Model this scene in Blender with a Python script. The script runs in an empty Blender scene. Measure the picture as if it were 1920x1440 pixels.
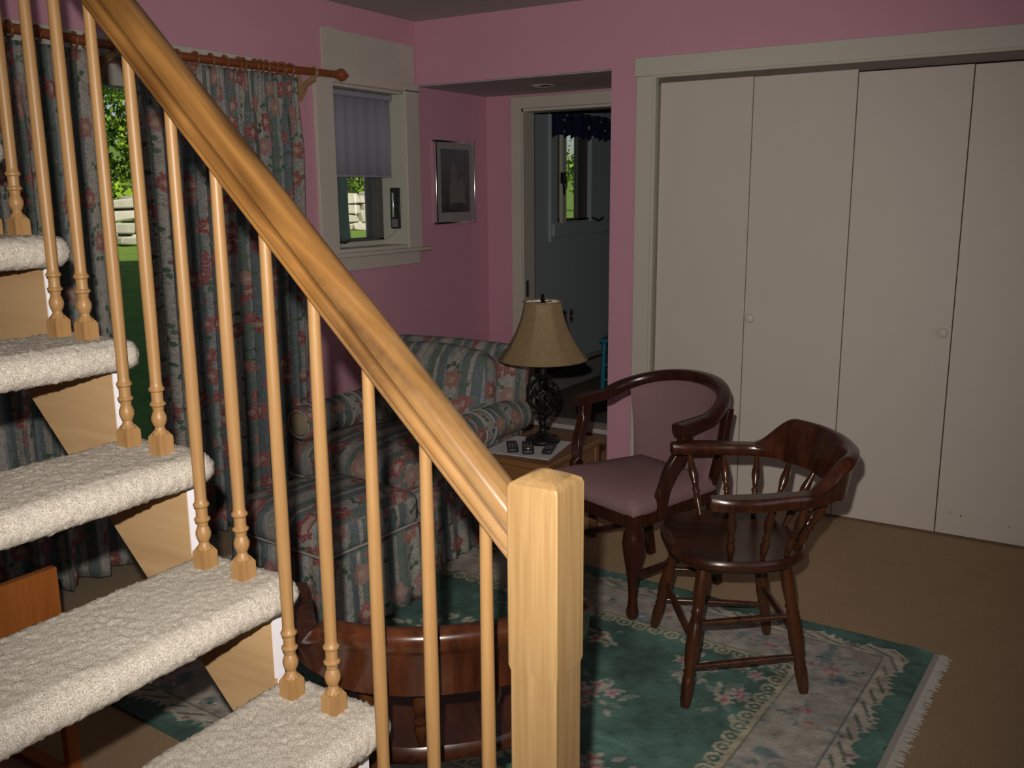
import bpy, math, random
import numpy as np
from mathutils import Vector, Matrix
random.seed(7); RNG = np.random.default_rng(7)
C = bpy.context.scene.collection
PI = math.pi
sin, cos = math.sin, math.cos

# ------------------------------------------------------------------ camera
CAMH = 1.519
YAW, PITCH, ROLL, FPX = math.radians(31.736), math.radians(11.676), math.radians(0.492), 1734.7
fwd = Vector((cos(YAW)*cos(PITCH), sin(YAW)*cos(PITCH), -sin(PITCH)))
right = fwd.cross(Vector((0, 0, 1))).normalized()
down = fwd.cross(right)
r_ = right*cos(ROLL) + down*sin(ROLL)
d_ = -right*sin(ROLL) + down*cos(ROLL)
cam = bpy.data.cameras.new('camera'); cam.sensor_width = 36; cam.lens = 36*FPX/1920
cam.clip_start = 0.02; cam.clip_end = 300
camo = bpy.data.objects.new('camera', cam); C.objects.link(camo)
m = Matrix((r_, -d_, -fwd)).transposed().to_4x4(); m.translation = (0, 0, CAMH)
camo.matrix_world = m
bpy.context.scene.camera = camo

# ------------------------------------------------------------------ light
S = bpy.context.scene
S.view_settings.view_transform = 'Standard'; S.view_settings.look = 'None'
S.view_settings.gamma = 1; S.view_settings.exposure = 0.0; S.view_settings.use_curve_mapping = False
W = bpy.data.worlds.new('sky'); S.world = W; W.use_nodes = True
nt = W.node_tree; bg = nt.nodes['Background']
sky = nt.nodes.new('ShaderNodeTexSky'); sky.sky_type = 'NISHITA'; sky.sun_disc = False
sky.sun_elevation = math.radians(38); sky.sun_rotation = math.radians(200)
nt.links.new(sky.outputs[0], bg.inputs[0]); bg.inputs[1].default_value = 0.065
def light(name, kind, loc, energy, color=(1, 1, 1), **k):
    l = bpy.data.lights.new(name, kind); l.energy = energy; l.color = color
    for a, v in k.items(): setattr(l, a, v)
    o = bpy.data.objects.new(name, l); C.objects.link(o); o.location = loc
    return o
sun = light('sun', 'SUN', (0, -5, 12), 4.2, (1, .95, .85), angle=math.radians(.6))
sun.rotation_euler = Vector((.25, .76, -.60)).to_track_quat('-Z', 'Y').to_euler()
FL = Vector((0, 0, CAMH)) - r_*0.042 - d_*0.105            # the camera's own pop-up flash
flash = light('camera_flash', 'SPOT', FL, 205, (1, .93, .84), shadow_soft_size=.012,
              spot_size=math.radians(88), spot_blend=.9)
flash.rotation_euler = (fwd*1 + r_*-.03 + d_*-.02).to_track_quat('-Z', 'Y').to_euler()
fill = light('room_fill_behind', 'AREA', (1.2, -2.2, 1.5), 6, (.86, .92, 1), shape='RECTANGLE', size=1.8, size_y=1.2)  # added ambient fill behind the camera; no window stands there
fill.rotation_euler = Vector((.15, 1, -.05)).to_track_quat('-Z', 'Y').to_euler()

# ------------------------------------------------------------------ materials
class NT:
    def __init__(s, name):
        s.m = bpy.data.materials.new(name); s.m.use_nodes = True
        s.t = s.m.node_tree; s.b = s.t.nodes['Principled BSDF']
    def n(s, typ, **k):
        x = s.t.nodes.new('ShaderNode'+typ)
        for a, v in k.items(): setattr(x, a, v)
        return x
    def L(s, a, b): s.t.links.new(a, b)
    def val(s, x, i, v):
        if hasattr(v, 'is_linked') or hasattr(v, 'links'): s.L(v, x.inputs[i])
        else: x.inputs[i].default_value = v
    def math(s, op, a, b=0.0, c=0.0):
        x = s.n('Math', operation=op); s.val(x, 0, a); s.val(x, 1, b); s.val(x, 2, c); return x.outputs[0]
    def coord(s, kind='Object'): return s.n('TexCoord').outputs[kind]
    def mapping(s, v, scale=(1, 1, 1), loc=(0, 0, 0), rot=(0, 0, 0)):
        x = s.n('Mapping'); s.L(v, x.inputs[0]); x.inputs['Scale'].default_value = scale
        x.inputs['Location'].default_value = loc; x.inputs['Rotation'].default_value = rot; return x.outputs[0]
    def noise(s, v, scale=5, detail=3, rough=.5, dist=0):
        x = s.n('TexNoise'); s.L(v, x.inputs['Vector']); x.inputs['Scale'].default_value = scale
        x.inputs['Detail'].default_value = detail; x.inputs['Roughness'].default_value = rough
        x.inputs['Distortion'].default_value = dist; return x.outputs['Fac']
    def ramp(s, f, stops, interp='LINEAR'):
        x = s.n('ValToRGB'); x.color_ramp.interpolation = interp; e = x.color_ramp.elements
        e[0].position, e[0].color = stops[0][0], (*stops[0][1], 1)
        e[1].position, e[1].color = stops[-1][0], (*stops[-1][1], 1)
        for p, c in stops[1:-1]:
            q = e.new(p); q.color = (*c, 1)
        s.L(f, x.inputs[0]); return x.outputs[0]
    def mix(s, f, a, b):
        x = s.n('Mix', data_type='RGBA')
        s.val(x, 0, f)
        for i, v in ((6, a), (7, b)):
            if isinstance(v, tuple): x.inputs[i].default_value = (*v, 1)
            else: s.L(v, x.inputs[i])
        return x.outputs[2]
    def bump(s, h, strength=.2, dist=.002):
        x = s.n('Bump'); x.inputs['Strength'].default_value = strength; x.inputs['Distance'].default_value = dist
        s.L(h, x.inputs['Height']); s.L(x.outputs[0], s.b.inputs['Normal'])
    def done(s, col, rough=.6, metal=0, spec=.5):
        if isinstance(col, tuple): s.b.inputs['Base Color'].default_value = (*col, 1)
        else: s.L(col, s.b.inputs['Base Color'])
        s.b.inputs['Roughness'].default_value = rough; s.b.inputs['Metallic'].default_value = metal
        s.b.inputs['Specular IOR Level'].default_value = spec
        return s.m
def paint(name, col, rough=.6, var=.06, bump=.06, spec=.35, scale=3):
    t = NT(name); v = t.coord()
    f = t.noise(v, scale, 4, .6)
    c = t.mix(f, tuple(x*(1-var) for x in col), tuple(min(1, x*(1+var)) for x in col))
    t.bump(t.noise(v, 220, 2), bump, .001)
    return t.done(c, rough, 0, spec)
def wood(name, dark, light_, axis=2, rough=.35, scale=1.0, spec=.5, contrast=1.0, fig=9.0, bump=.08):
    """grain runs along the given local axis"""
    t = NT(name); v = t.coord()
    sc = [1.0, 1.0, 1.0]; sc = [60*scale]*3; sc[axis] = 2.5*scale
    g = t.noise(t.mapping(v, tuple(sc)), 1.0, 4, .6, .4)
    sc2 = [fig*scale]*3; sc2[axis] = fig*scale*.12
    h = t.noise(t.mapping(v, tuple(sc2)), 1.0, 2, .5, 1.2)
    h2 = t.math('PINGPONG', t.math('MULTIPLY', h, 7.0), 1.0)
    f = t.math('ADD', t.math('MULTIPLY', g, 1-.25*contrast), t.math('MULTIPLY', h2, .25*contrast))
    c = t.ramp(f, [(.25, dark), (.75, light_)])
    t.bump(g, bump, .0006)
    return t.done(c, rough, 0, spec)
M = {}
M['pink'] = paint('pink wall paint', (.70, .37, .47), .75, .05, .1)
M['ceil'] = paint('grey white ceiling', (.50, .49, .48), .85, .04, .2)
M['trim'] = paint('cream trim paint', (.66, .62, .55), .45, .04)
M['patch'] = paint('primer white patch', (.62, .59, .53), .7, .10, .15, .3, 7)
M['closet'] = paint('cream closet paint', (.70, .63, .57), .5, .035, .05, .3, 5)
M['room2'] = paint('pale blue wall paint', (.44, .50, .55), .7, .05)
M['white'] = paint('lilac white paint', (.86, .84, .90), .5, .03)
M['jamb'] = paint('cream jamb paint', (.62, .62, .52), .5, .05)
M['dark'] = paint('dark gap', (.05, .045, .04), .7, .2)
M['track'] = paint('brown track', (.16, .13, .11), .5, .2)
M['black'] = paint('black iron', (.008, .0075, .0075), .42, .2, .2, .3)
M['blackp'] = paint('black plastic', (.02, .02, .022), .35, .1)
M['greyp'] = paint('grey plastic', (.20, .20, .21), .45, .1)
M['sash'] = paint('dark window sash', (.12, .12, .11), .5, .2)
M['heater'] = paint('grey baseboard heater', (.30, .31, .31), .45, .05)
M['bluechair'] = paint('blue chair paint', (.03, .22, .34), .4, .1)
M['bluebin'] = paint('blue plastic', (.02, .04, .22), .4, .1)
M['paper'] = paint('pale paper', (.60, .58, .60), .7, .05)
M['silver'] = NT('polished silver').done((.75, .75, .77), .18, 1)
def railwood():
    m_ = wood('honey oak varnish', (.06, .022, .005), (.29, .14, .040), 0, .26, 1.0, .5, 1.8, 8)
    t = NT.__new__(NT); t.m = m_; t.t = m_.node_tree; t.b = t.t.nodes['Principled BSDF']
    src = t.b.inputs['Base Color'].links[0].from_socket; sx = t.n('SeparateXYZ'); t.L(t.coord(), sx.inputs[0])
    # colour mixes to a paler tone towards the newel end
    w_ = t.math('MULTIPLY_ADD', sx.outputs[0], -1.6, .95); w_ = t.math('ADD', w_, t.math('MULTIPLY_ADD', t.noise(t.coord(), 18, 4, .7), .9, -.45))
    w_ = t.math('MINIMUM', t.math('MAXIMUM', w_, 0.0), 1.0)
    g = t.noise(t.mapping(t.coord(), (3, 90, 90)), 1, 3); paler = t.ramp(g, [(.3, (.27, .15, .06)), (.7, (.46, .29, .135))])
    t.L(t.mix(t.math('MULTIPLY', w_, .75), src, paler), t.b.inputs['Base Color'])
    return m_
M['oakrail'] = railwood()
M['oakbal'] = wood('light oak', (.28, .145, .052), (.41, .24, .10), 2, .42, 1.2, .4, .4, 14)
M['post'] = wood('pale fir', (.29, .17, .065), (.41, .265, .12), 2, .45, 1.6, .4, .35, 9)
M['ply'] = wood('plywood', (.47, .29, .14), (.60, .40, .21), 1, .6, .7, .3, 1.1, 6)
M['mahog'] = wood('dark mahogany', (.020, .006, .004), (.055, .015, .009), 2, .25, 1.0, .5, .8)
M['maple'] = wood('dark maple', (.018, .005, .003), (.082, .024, .009), 2, .22, .8, .55, 1.0, 8)
M['mapleseat'] = wood('dark maple seat', (.018, .0055, .0035), (.080, .024, .010), 1, .28, .8, .5, 1.2, 6)
M['mapleturn'] = wood('worn brown maple', (.026, .008, .004), (.085, .029, .010), 2, .22, .8, .6, 1.0, 8)
M['oaktable'] = wood('brown oak', (.16, .070, .024), (.27, .125, .045), 1, .35, 1.0, .5, .8)
M['teak'] = wood('orange brown veneer', (.30, .085, .015), (.42, .14, .028), 2, .4, 1.0, .4, .8)
M['rod'] = wood('red brown rod', (.20, .05, .015), (.33, .10, .03), 0, .3, 1.0, .5, .6)
M['bracket'] = wood('pale bracket', (.40, .24, .12), (.50, .32, .17), 2, .4)
M['ringm'] = wood('brown ring', (.20, .07, .03), (.36, .15, .06), 0, .35)
def carpet(name, dark, light_, sc=330, big=.10, bump=.9, bd=.004):
    t = NT(name); v = t.coord()
    f = t.noise(v, sc, 3, .7); g = t.noise(v, 6, 4, .6)
    c = t.ramp(f, [(.3, dark), (.7, light_)])
    c2 = t.mix(t.math('MULTIPLY', g, big*2), c, tuple(x*.62 for x in light_))
    t.bump(f, bump, bd)
    return t.done(c2, .95, 0, .1)
M['stair_carpet'] = carpet('beige loop carpet', (.20, .165, .125), (.86, .80, .715), 430, .10, .6, .002)
M['floor_carpet'] = carpet('tan floor carpet', (.42, .28, .16), (.60, .43, .27), 260, .35)
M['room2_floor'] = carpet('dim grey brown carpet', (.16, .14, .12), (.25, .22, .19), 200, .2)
M['mauve'] = carpet('mauve velvet', (.24, .145, .15), (.30, .18, .19), 500, .1, .2, .001)
def glass():
    t = NT('window glass'); b = t.b
    b.inputs['Base Color'].default_value = (1, 1, 1, 1); b.inputs['Roughness'].default_value = 0
    b.inputs['IOR'].default_value = 1.45; b.inputs['Transmission Weight'].default_value = 1
    return t.m
M['glass'] = glass()
def floral(name, ax, ay, scale=9.0, sf=9.0, dim=1.0, flower=.42):
    """printed cotton: vertical stripes of cream, blue and sage with red flower heads and green leaves.
    ax, ay: weights of local x,y,z giving the two print coordinates (None = the UV map)"""
    t = NT(name)
    sx = t.n('SeparateXYZ'); cb = t.n('CombineXYZ')
    if ax == 'auto':
        t.L(t.coord(), sx.inputs[0]); sn = t.n('SeparateXYZ'); t.L(t.coord('Normal'), sn.inputs[0])
        k = t.math('GREATER_THAN', t.math('ABSOLUTE', sn.outputs[1]), .75)
        df = t.math('SUBTRACT', sx.outputs[0], sx.outputs[1]); u = t.math('MULTIPLY_ADD', df, k, sx.outputs[1])
        v = t.math('MULTIPLY_ADD', sx.outputs[0], t.math('SUBTRACT', k, 1.0), sx.outputs[2])
    elif ax is None:
        uv = t.n('UVMap').outputs[0]; t.L(uv, sx.inputs[0]); u, v = sx.outputs[0], sx.outputs[1]
    else:
        t.L(t.coord(), sx.inputs[0])
        def lin(w):
            r = None
            for k in range(3):
                if w[k]:
                    q = t.math('MULTIPLY', sx.outputs[k], w[k]); r = q if r is None else t.math('ADD', r, q)
            return r
        u, v = lin(ax), lin(ay)
    t.L(u, cb.inputs[0]); t.L(v, cb.inputs[1]); P = cb.outputs[0]
    wob = t.noise(P, 14, 2)
    uu = t.math('ADD', u, t.math('MULTIPLY', wob, .012))
    st = t.math('FRACT', t.math('MULTIPLY', uu, sf*.5))
    cream, blue, sage, pale = (.50*dim, .46*dim, .42*dim), (.14*dim, .18*dim, .22*dim), (.13*dim, .18*dim, .17*dim), (.34*dim, .35*dim, .37*dim)
    col = t.ramp(st, [(0, cream), (.22, pale), (.30, blue), (.52, cream), (.62, sage), (.84, pale), (.92, cream)], 'CONSTANT')
    # fine scribble of foliage
    sc = t.noise(P, 60, 4, .75, 2.0)
    col = t.mix(t.math('MULTIPLY', t.math('GREATER_THAN', sc, .53), .62), col, (.10*dim, .17*dim, .14*dim))
    col = t.mix(t.math('MULTIPLY', t.math('LESS_THAN', sc, .41), .45), col, (.56*dim, .50*dim, .42*dim))
    def layer(scale, off, R, petals, depth):
        mp = t.mapping(P, (scale, scale, 1), off)
        vo = t.n('TexVoronoi', voronoi_dimensions='2D'); t.L(mp, vo.inputs['Vector']); vo.inputs['Scale'].default_value = 1
        vs = t.n('VectorMath', operation='SUBTRACT'); t.L(mp, vs.inputs[0]); t.L(vo.outputs['Position'], vs.inputs[1])
        s2 = t.n('SeparateXYZ'); t.L(vs.outputs[0], s2.inputs[0])
        s3 = t.n('SeparateColor'); t.L(vo.outputs['Color'], s3.inputs[0])
        a = t.math('ARCTAN2', s2.outputs[1], s2.outputs[0])
        a = t.math('ADD', t.math('MULTIPLY', a, petals), t.math('MULTIPLY', s3.outputs[0], 6.28))
        r = t.math('MULTIPLY_ADD', t.math('COSINE', a), R*depth, R*(1-depth))
        d = t.math('ADD', vo.outputs['Distance'], t.math('MULTIPLY_ADD', t.noise(P, 45, 3, .7), .46, -.23))
        return d, r, s3
    # leaves
    d, r, s3 = layer(scale*1.5, (3.3, 1.7, 0), .36, 2.0, .62)
    lf = t.math('MULTIPLY', t.math('LESS_THAN', d, r), t.math('GREATER_THAN', s3.outputs[1], .3))
    col = t.mix(lf, col, t.ramp(s3.outputs[2], [(0, (.045*dim, .12*dim, .085*dim)), (1, (.12*dim, .20*dim, .11*dim))]))
    d, r, s3 = layer(scale, (0, 0, 0), flower, 6.0, .13)
    on = t.math('MULTIPLY', t.math('LESS_THAN', d, r), t.math('GREATER_THAN', s3.outputs[1], .38))
    red = t.ramp(s3.outputs[2], [(0, (.30*dim, .04*dim, .05*dim)), (.6, (.38*dim, .09*dim, .10*dim)), (1, (.42*dim, .24*dim, .21*dim))])
    red = t.mix(t.math('LESS_THAN', d, t.math('MULTIPLY', r, .35)), red, (.52*dim, .38*dim, .28*dim))
    ns = t.noise(P, 120, 2)
    red = t.mix(t.math('MULTIPLY', t.math('GREATER_THAN', ns, .52), .55), red, (.40*dim, .30*dim, .27*dim))
    col = t.mix(on, col, red)
    col = t.mix(.22, col, (.20*dim, .18*dim, .165*dim))
    t.bump(t.noise(P, 500, 2), .15, .001)
    return t.done(col, .85, 0, .15)
M['curtain'] = floral('floral curtain cotton', None, None, 9.5, 10.0, .92, .40)
M['chair_floral'] = floral('floral armchair cotton', 'auto', None, 9.0, 11, .88, .40)
M['chair_side'] = floral('floral armchair cotton side', (1, 0, 0), (0, 1, 1), 9.0, 11, .90, .40)
M['lining'] = paint('dark curtain lining', (.09, .07, .055), .9, .2)
def lampshade():
    t = NT('tan parchment shade'); v = t.coord()
    f = t.noise(v, 40, 4, .7)
    c = t.ramp(f, [(.3, (.24, .165, .085)), (.7, (.31, .22, .115))])
    t.bump(f, .1, .001)
    return t.done(c, .6, 0, .3)
M['shade'] = lampshade()
M['shade_in'] = paint('white shade lining', (.8, .74, .68), .7, .03)
def blindm():
    t = NT('lilac roller blind'); v = t.coord()
    f = t.noise(t.mapping(v, (40, 1, .6)), 1, 2)
    return t.done(t.mix(f, (.34, .34, .42), (.40, .40, .49)), .8, 0, .2)
M['blind'] = blindm()
def valm():
    t = NT('navy star valance cotton'); v = t.coord()
    vo = t.n('TexVoronoi'); t.L(v, vo.inputs['Vector']); vo.inputs['Scale'].default_value = 16
    s3 = t.n('SeparateColor'); t.L(vo.outputs['Color'], s3.inputs[0])
    k = t.math('MULTIPLY', t.math('LESS_THAN', vo.outputs['Distance'], .26), t.math('GREATER_THAN', s3.outputs[0], .25))
    return t.done(t.mix(k, (.014, .016, .055), (.45, .42, .47)), .85, 0, .1)
M['valance'] = valm()
def attrm(name, rough=.95):
    t = NT(name); a = t.n('VertexColor'); a.layer_name = 'Col'; v = t.coord()
    f = t.noise(v, 240, 3, .7); g = t.noise(v, 5, 4, .6, .6)
    c = t.mix(t.math('MULTIPLY', f, .45), a.outputs[0], (.10, .10, .09))
    c = t.mix(t.math('MULTIPLY', t.math('GREATER_THAN', g, .52), .0), c, (0, 0, 0))
    t.bump(f, .6, .003)
    return t.done(c, rough, 0, .1)
M['rug'] = attrm('hand knotted rug pile')
def lawnm():
    t = NT('lawn grass'); v = t.coord()
    f = t.noise(v, 3, 5, .7); g = t.noise(v, 40, 3)
    c = t.ramp(t.math('ADD', t.math('MULTIPLY', f, .6), t.math('MULTIPLY', g, .4)), [(.3, (.08, .19, .05)), (.7, (.26, .36, .05))])
    t.bump(g, .8, .03)
    return t.done(c, .9, 0, .1)
M['lawn'] = lawnm()
M['stone'] = paint('pale field stone', (.50, .47, .37), .9, .45, 1.0, .2, 3)
M['bark'] = paint('grey green bark', (.018, .028, .026), .95, .4, 1.0, .1, 14)
def leafm(name, a, b):
    t = NT(name); v = t.coord(); f = t.noise(v, 2.6, 3)
    c = t.ramp(f, [(.42, a), (.58, b)])
    t.b.inputs['Transmission Weight'].default_value = 0
    return t.done(c, .6, 0, .2)
M['leaf'] = leafm('sunlit leaves', (.02, .06, .006), (.34, .50, .04))  # sun on the clumps and shade between them painted into the colour
M['leafd'] = leafm('dark leaves', (.03, .08, .012), (.10, .20, .025))
M['siding'] = paint('exterior siding', (.35, .34, .32), .8, .05)

# ------------------------------------------------------------------ mesh helpers
class MB:
    def __init__(s): s.v = []; s.f = []; s.uv = None
    def add(s, vs, fs):
        o = len(s.v); s.v += [tuple(p) for p in vs]; s.f += [tuple(i+o for i in f) for f in fs]; return s
    def box(s, a, b, mat=None):
        x0, x1 = sorted((a[0], b[0])); y0, y1 = sorted((a[1], b[1])); z0, z1 = sorted((a[2], b[2]))
        vs = [(x0, y0, z0), (x1, y0, z0), (x1, y1, z0), (x0, y1, z0), (x0, y0, z1), (x1, y0, z1), (x1, y1, z1), (x0, y1, z1)]
        if mat: vs = [mat @ Vector(v) for v in vs]
        return s.add(vs, [(0, 3, 2, 1), (4, 5, 6, 7), (0, 1, 5, 4), (1, 2, 6, 5), (2, 3, 7, 6), (3, 0, 4, 7)])
    def lathe(s, prof, n=20, mat=None, caps=True):
        vs = []; fs = []
        for r, z in prof:
            for i in range(n):
                a = 2*PI*i/n; vs.append((r*cos(a), r*sin(a), z))
        if mat: vs = [mat @ Vector(v) for v in vs]
        k = len(prof)
        for j in range(k-1):
            for i in range(n):
                i2 = (i+1) % n; fs.append((j*n+i, j*n+i2, (j+1)*n+i2, (j+1)*n+i))
        if caps:
            fs.append(tuple(range(n))[::-1]); fs.append(tuple((k-1)*n+i for i in range(n)))
        return s.add(vs, fs)
    def tube(s, pts, rad, n=10, closed=False):
        return s.sweep(pts, [(cos(2*PI*i/n), sin(2*PI*i/n)) for i in range(n)], rad, closed)
    def sweep(s, pts, prof, scale=1.0, closed=False, up=(0, 0, 1), caps=True):
        """prof: 2D points (side, up) swept along pts; scale: number, list of numbers or list of (sx,sy)"""
        pts = [Vector(p) for p in pts]; N = len(pts); n = len(prof); vs = []
        up = Vector(up)
        for i, p in enumerate(pts):
            if closed: t = pts[(i+1) % N]-pts[i-1]
            else: t = pts[min(i+1, N-1)]-pts[max(i-1, 0)]
            t.normalize()
            u = up if abs(t.dot(up)) < .97 else Vector((0, 1, 0.01))
            sd = t.cross(u).normalized(); uu = sd.cross(t)
            k = scale[i] if isinstance(scale, (list, tuple)) else scale
            kx, ky = k if isinstance(k, (list, tuple)) else (k, k)
            for a, b in prof: vs.append(p + sd*(a*kx) + uu*(b*ky))
        fs = []
        for j in range(N if closed else N-1):
            j2 = (j+1) % N
            for i in range(n):
                i2 = (i+1) % n; fs.append((j*n+i, j*n+i2, j2*n+i2, j2*n+i))
        if not closed and caps:
            fs.append(tuple(range(n))[::-1]); fs.append(tuple((N-1)*n+i for i in range(n)))
        return s.add(vs, fs)
    def prism(s, poly, z0, z1, mat=None):
        n = len(poly); vs = [(x, y, z0) for x, y in poly]+[(x, y, z1) for x, y in poly]
        if mat: vs = [mat @ Vector(v) for v in vs]
        return s.add(vs, [tuple(range(n))[::-1], tuple(range(n, 2*n))]+[(i, (i+1) % n, n+(i+1) % n, n+i) for i in range(n)])
    def grid(s, fn, nu, nv, uvfn=None):
        vs = []; fs = []
        for j in range(nv+1):
            for i in range(nu+1): vs.append(fn(i/nu, j/nv))
        for j in range(nv):
            for i in range(nu):
                a = j*(nu+1)+i; fs.append((a, a+1, a+nu+2, a+nu+1))
        s.add(vs, fs)
        if uvfn: s.uv = [uvfn(i/nu, j/nv) for j in range(nv+1) for i in range(nu+1)]
        return s
    def build(s, name, mat, parent=None, smooth=False, bevel=0, sub=0, solid=0, angle=40, fix=True, segs=2):
        me = bpy.data.meshes.new(name); me.from_pydata(s.v, [], s.f)
        if fix:
            import bmesh
            bm = bmesh.new(); bm.from_mesh(me); bmesh.ops.recalc_face_normals(bm, faces=bm.faces); bm.to_mesh(me); bm.free()
        if s.uv:
            ul = me.uv_layers.new(name='UVMap')
            vi = np.zeros(len(me.loops), dtype=np.int32); me.loops.foreach_get('vertex_index', vi)
            ul.data.foreach_set('uv', np.array(s.uv)[vi].ravel())
        me.materials.append(mat)
        if smooth:
            me.shade_smooth()
            if angle and not sub: me.set_sharp_from_angle(angle=math.radians(angle))
        o = bpy.data.objects.new(name, me); C.objects.link(o)
        if parent: o.parent = parent
        if solid:
            q = o.modifiers.new('s', 'SOLIDIFY'); q.thickness = solid; q.offset = 0
        if bevel:
            q = o.modifiers.new('b', 'BEVEL'); q.width = bevel; q.segments = segs; q.limit_method = 'ANGLE'; q.angle_limit = math.radians(40)
            if not smooth:
                me.shade_smooth(); me.set_sharp_from_angle(angle=math.radians(35))
        if sub:
            q = o.modifiers.new('u', 'SUBSURF'); q.levels = sub; q.render_levels = sub
        return o
def tag(o, label=None, cat=None, group=None, kind=None):
    if label: o['label'] = label
    if cat: o['category'] = cat
    if group: o['group'] = group
    if kind: o['kind'] = kind
    return o
def empty(name, loc=(0, 0, 0), rz=0, label=None, cat=None, group=None, kind=None):
    o = bpy.data.objects.new(name, None); C.objects.link(o); o.location = loc; o.rotation_euler = (0, 0, rz)
    o.empty_display_size = .1
    return tag(o, label, cat, group, kind)
def copytree(o, parent=None):
    c = o.copy(); C.objects.link(c); c.parent = parent
    for ch in list(o.children): copytree(ch, c)
    return c
def struct(name, mb, mat, parent=None, bevel=0, label=None, **k):
    o = mb.build(name, mat, parent, bevel=bevel, **k)
    if not parent: o['kind'] = 'structure'
    if label: o['label'] = label
    return o
def bez(p0, p1, p2, p3, n=12):
    p0, p1, p2, p3 = map(Vector, (p0, p1, p2, p3)); out = []
    for i in range(n+1):
        t = i/n; out.append(p0*(1-t)**3+p1*3*t*(1-t)**2+p2*3*t*t*(1-t)+p3*t**3)
    return out
def catmull(P, n=8):
    P = [Vector(p) for p in P]; Q = [P[0]*2-P[1]]+P+[P[-1]*2-P[-2]]; out = []
    for i in range(1, len(Q)-2):
        for k in range(n):
            t = k/n; a, b, c, d = Q[i-1:i+3]
            out.append(.5*((2*b)+(c-a)*t+(2*a-5*b+4*c-d)*t*t+(3*b-a-3*c+d)*t**3))
    out.append(P[-1]); return out
def between(a, b):
    """matrix taking local z to the line a->b, origin at a"""
    a, b = Vector(a), Vector(b); q = (b-a).to_track_quat('Z', 'Y')
    return Matrix.Translation(a) @ q.to_matrix().to_4x4(), (b-a).length

# ------------------------------------------------------------------ the room
X1, Y1, X2, ZC, ZS = 4.335, 3.295, 5.052, 2.45, 2.112     # closet wall, window wall, alcove back wall, ceiling, soffit
XB, YB = -1.6, -2.6
WT = .30                                                     # wall thickness
struct('floor', MB().box((XB-.1, YB-.1, -.06), (X2+.08, Y1+.1, 0)), M['floor_carpet'], label='tan wall-to-wall carpeted floor')
struct('ceiling', MB().box((XB-.1, YB-.1, ZC), (X2+.1, Y1+WT, ZC+.12)), M['ceil'])
# window wall with the sliding door opening (X 1.30..3.12, Z 0.04..2.05) and the small window opening
DX0, DX1, DZ = 1.30, 3.12, 2.04
WX0, WX1, WZ0, WZ1 = 3.626, 4.205, 1.235, 2.065
w = MB()
w.box((XB, Y1, 0), (DX0, Y1+WT, ZC)); w.box((DX0, Y1, DZ), (DX1, Y1+WT, ZC)); w.box((DX1, Y1, 0), (WX0, Y1+WT, ZC))
w.box((WX0, Y1, 0), (WX1, Y1+WT, WZ0)); w.box((WX0, Y1, WZ1), (WX1, Y1+WT, ZC)); w.box((WX1, Y1, 0), (X2, Y1+WT, ZC))
struct('wall_left', w, M['pink'])
# closet wall: opening Y -0.01..1.852, z 0..2.063
CY0, CY1, CZ = -.015, 1.845, 2.060
w = MB().box((X1, CY1, 0), (X1+.13, 2.087, ZC)).box((X1, YB, 0), (X1+.13, CY0, ZC)).box((X1, CY0, CZ), (X1+.13, CY1, ZC))
w.box((X1, 2.087, ZS), (X2, Y1, ZC))                           # header and soffit over the alcove
struct('wall_back', w, M['pink'])
struct('wall_alcove', MB().box((X2, 1.6, 0), (X2+.12, 2.40, ZS)).box((X2, 3.035, 0), (X2+.12, Y1, ZS)).box((X2, 2.40, 2.02), (X2+.12, 3.035, ZS)).box((X1+.13, 2.0, 0), (X2, 2.087, ZS)), M['pink'])
struct('ceiling', MB().box((X1+.005, 2.09, ZS-.006), (X2, Y1, ZS-.001)), M['ceil'], label='dim flat ceiling of the alcove under the header')
struct('wall_closet_inside', MB().box((X1+.75, CY0-.2, 0), (X1+.8, 2.0, ZC)), M['closet'])
struct('wall_right', MB().box((XB, YB-.1, 0), (X1+.13, YB, ZC)), M['pink'])
struct('wall_front', MB().box((XB-.1, YB, 0), (XB, Y1+WT, ZC)), M['pink'])
struct('wall_upper', MB().box((XB-.1, YB-2, ZC+.14), (9.0, Y1+WT, 6.8)), M['siding'], label='upper storey above the room')
# --- alcove doorway trim and threshold
t2 = MB().box((X2-.02, 3.035, .0), (X2, 3.107, 2.092)).box((X2-.02, 2.335, 0), (X2, 2.40, 2.092)).box((X2-.02, 2.40, 2.022), (X2, 3.035, 2.092))
struct('trim_2', t2, M['trim'], bevel=.004, label='cream casing around the alcove doorway')
struct('trim_3', MB().box((X2-.005, 3.025, .06), (X2+.13, 3.035, 2.02)).box((X2-.005, 2.40, 2.005), (X2+.13, 3.035, 2.02)), M['jamb'], label='cream door jamb inside the alcove doorway')
struct('trim_4', MB().box((X2-.03, 2.35, .045), (X2+.13, 3.09, .075)), M['trim'], bevel=.004, label='white raised threshold board of the doorway')
struct('trim_5', MB().box((X2-.012, 2.35, .0), (X2+.1, 3.09, .04)), M['track'], label='dark riser strip under the white threshold')
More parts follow.
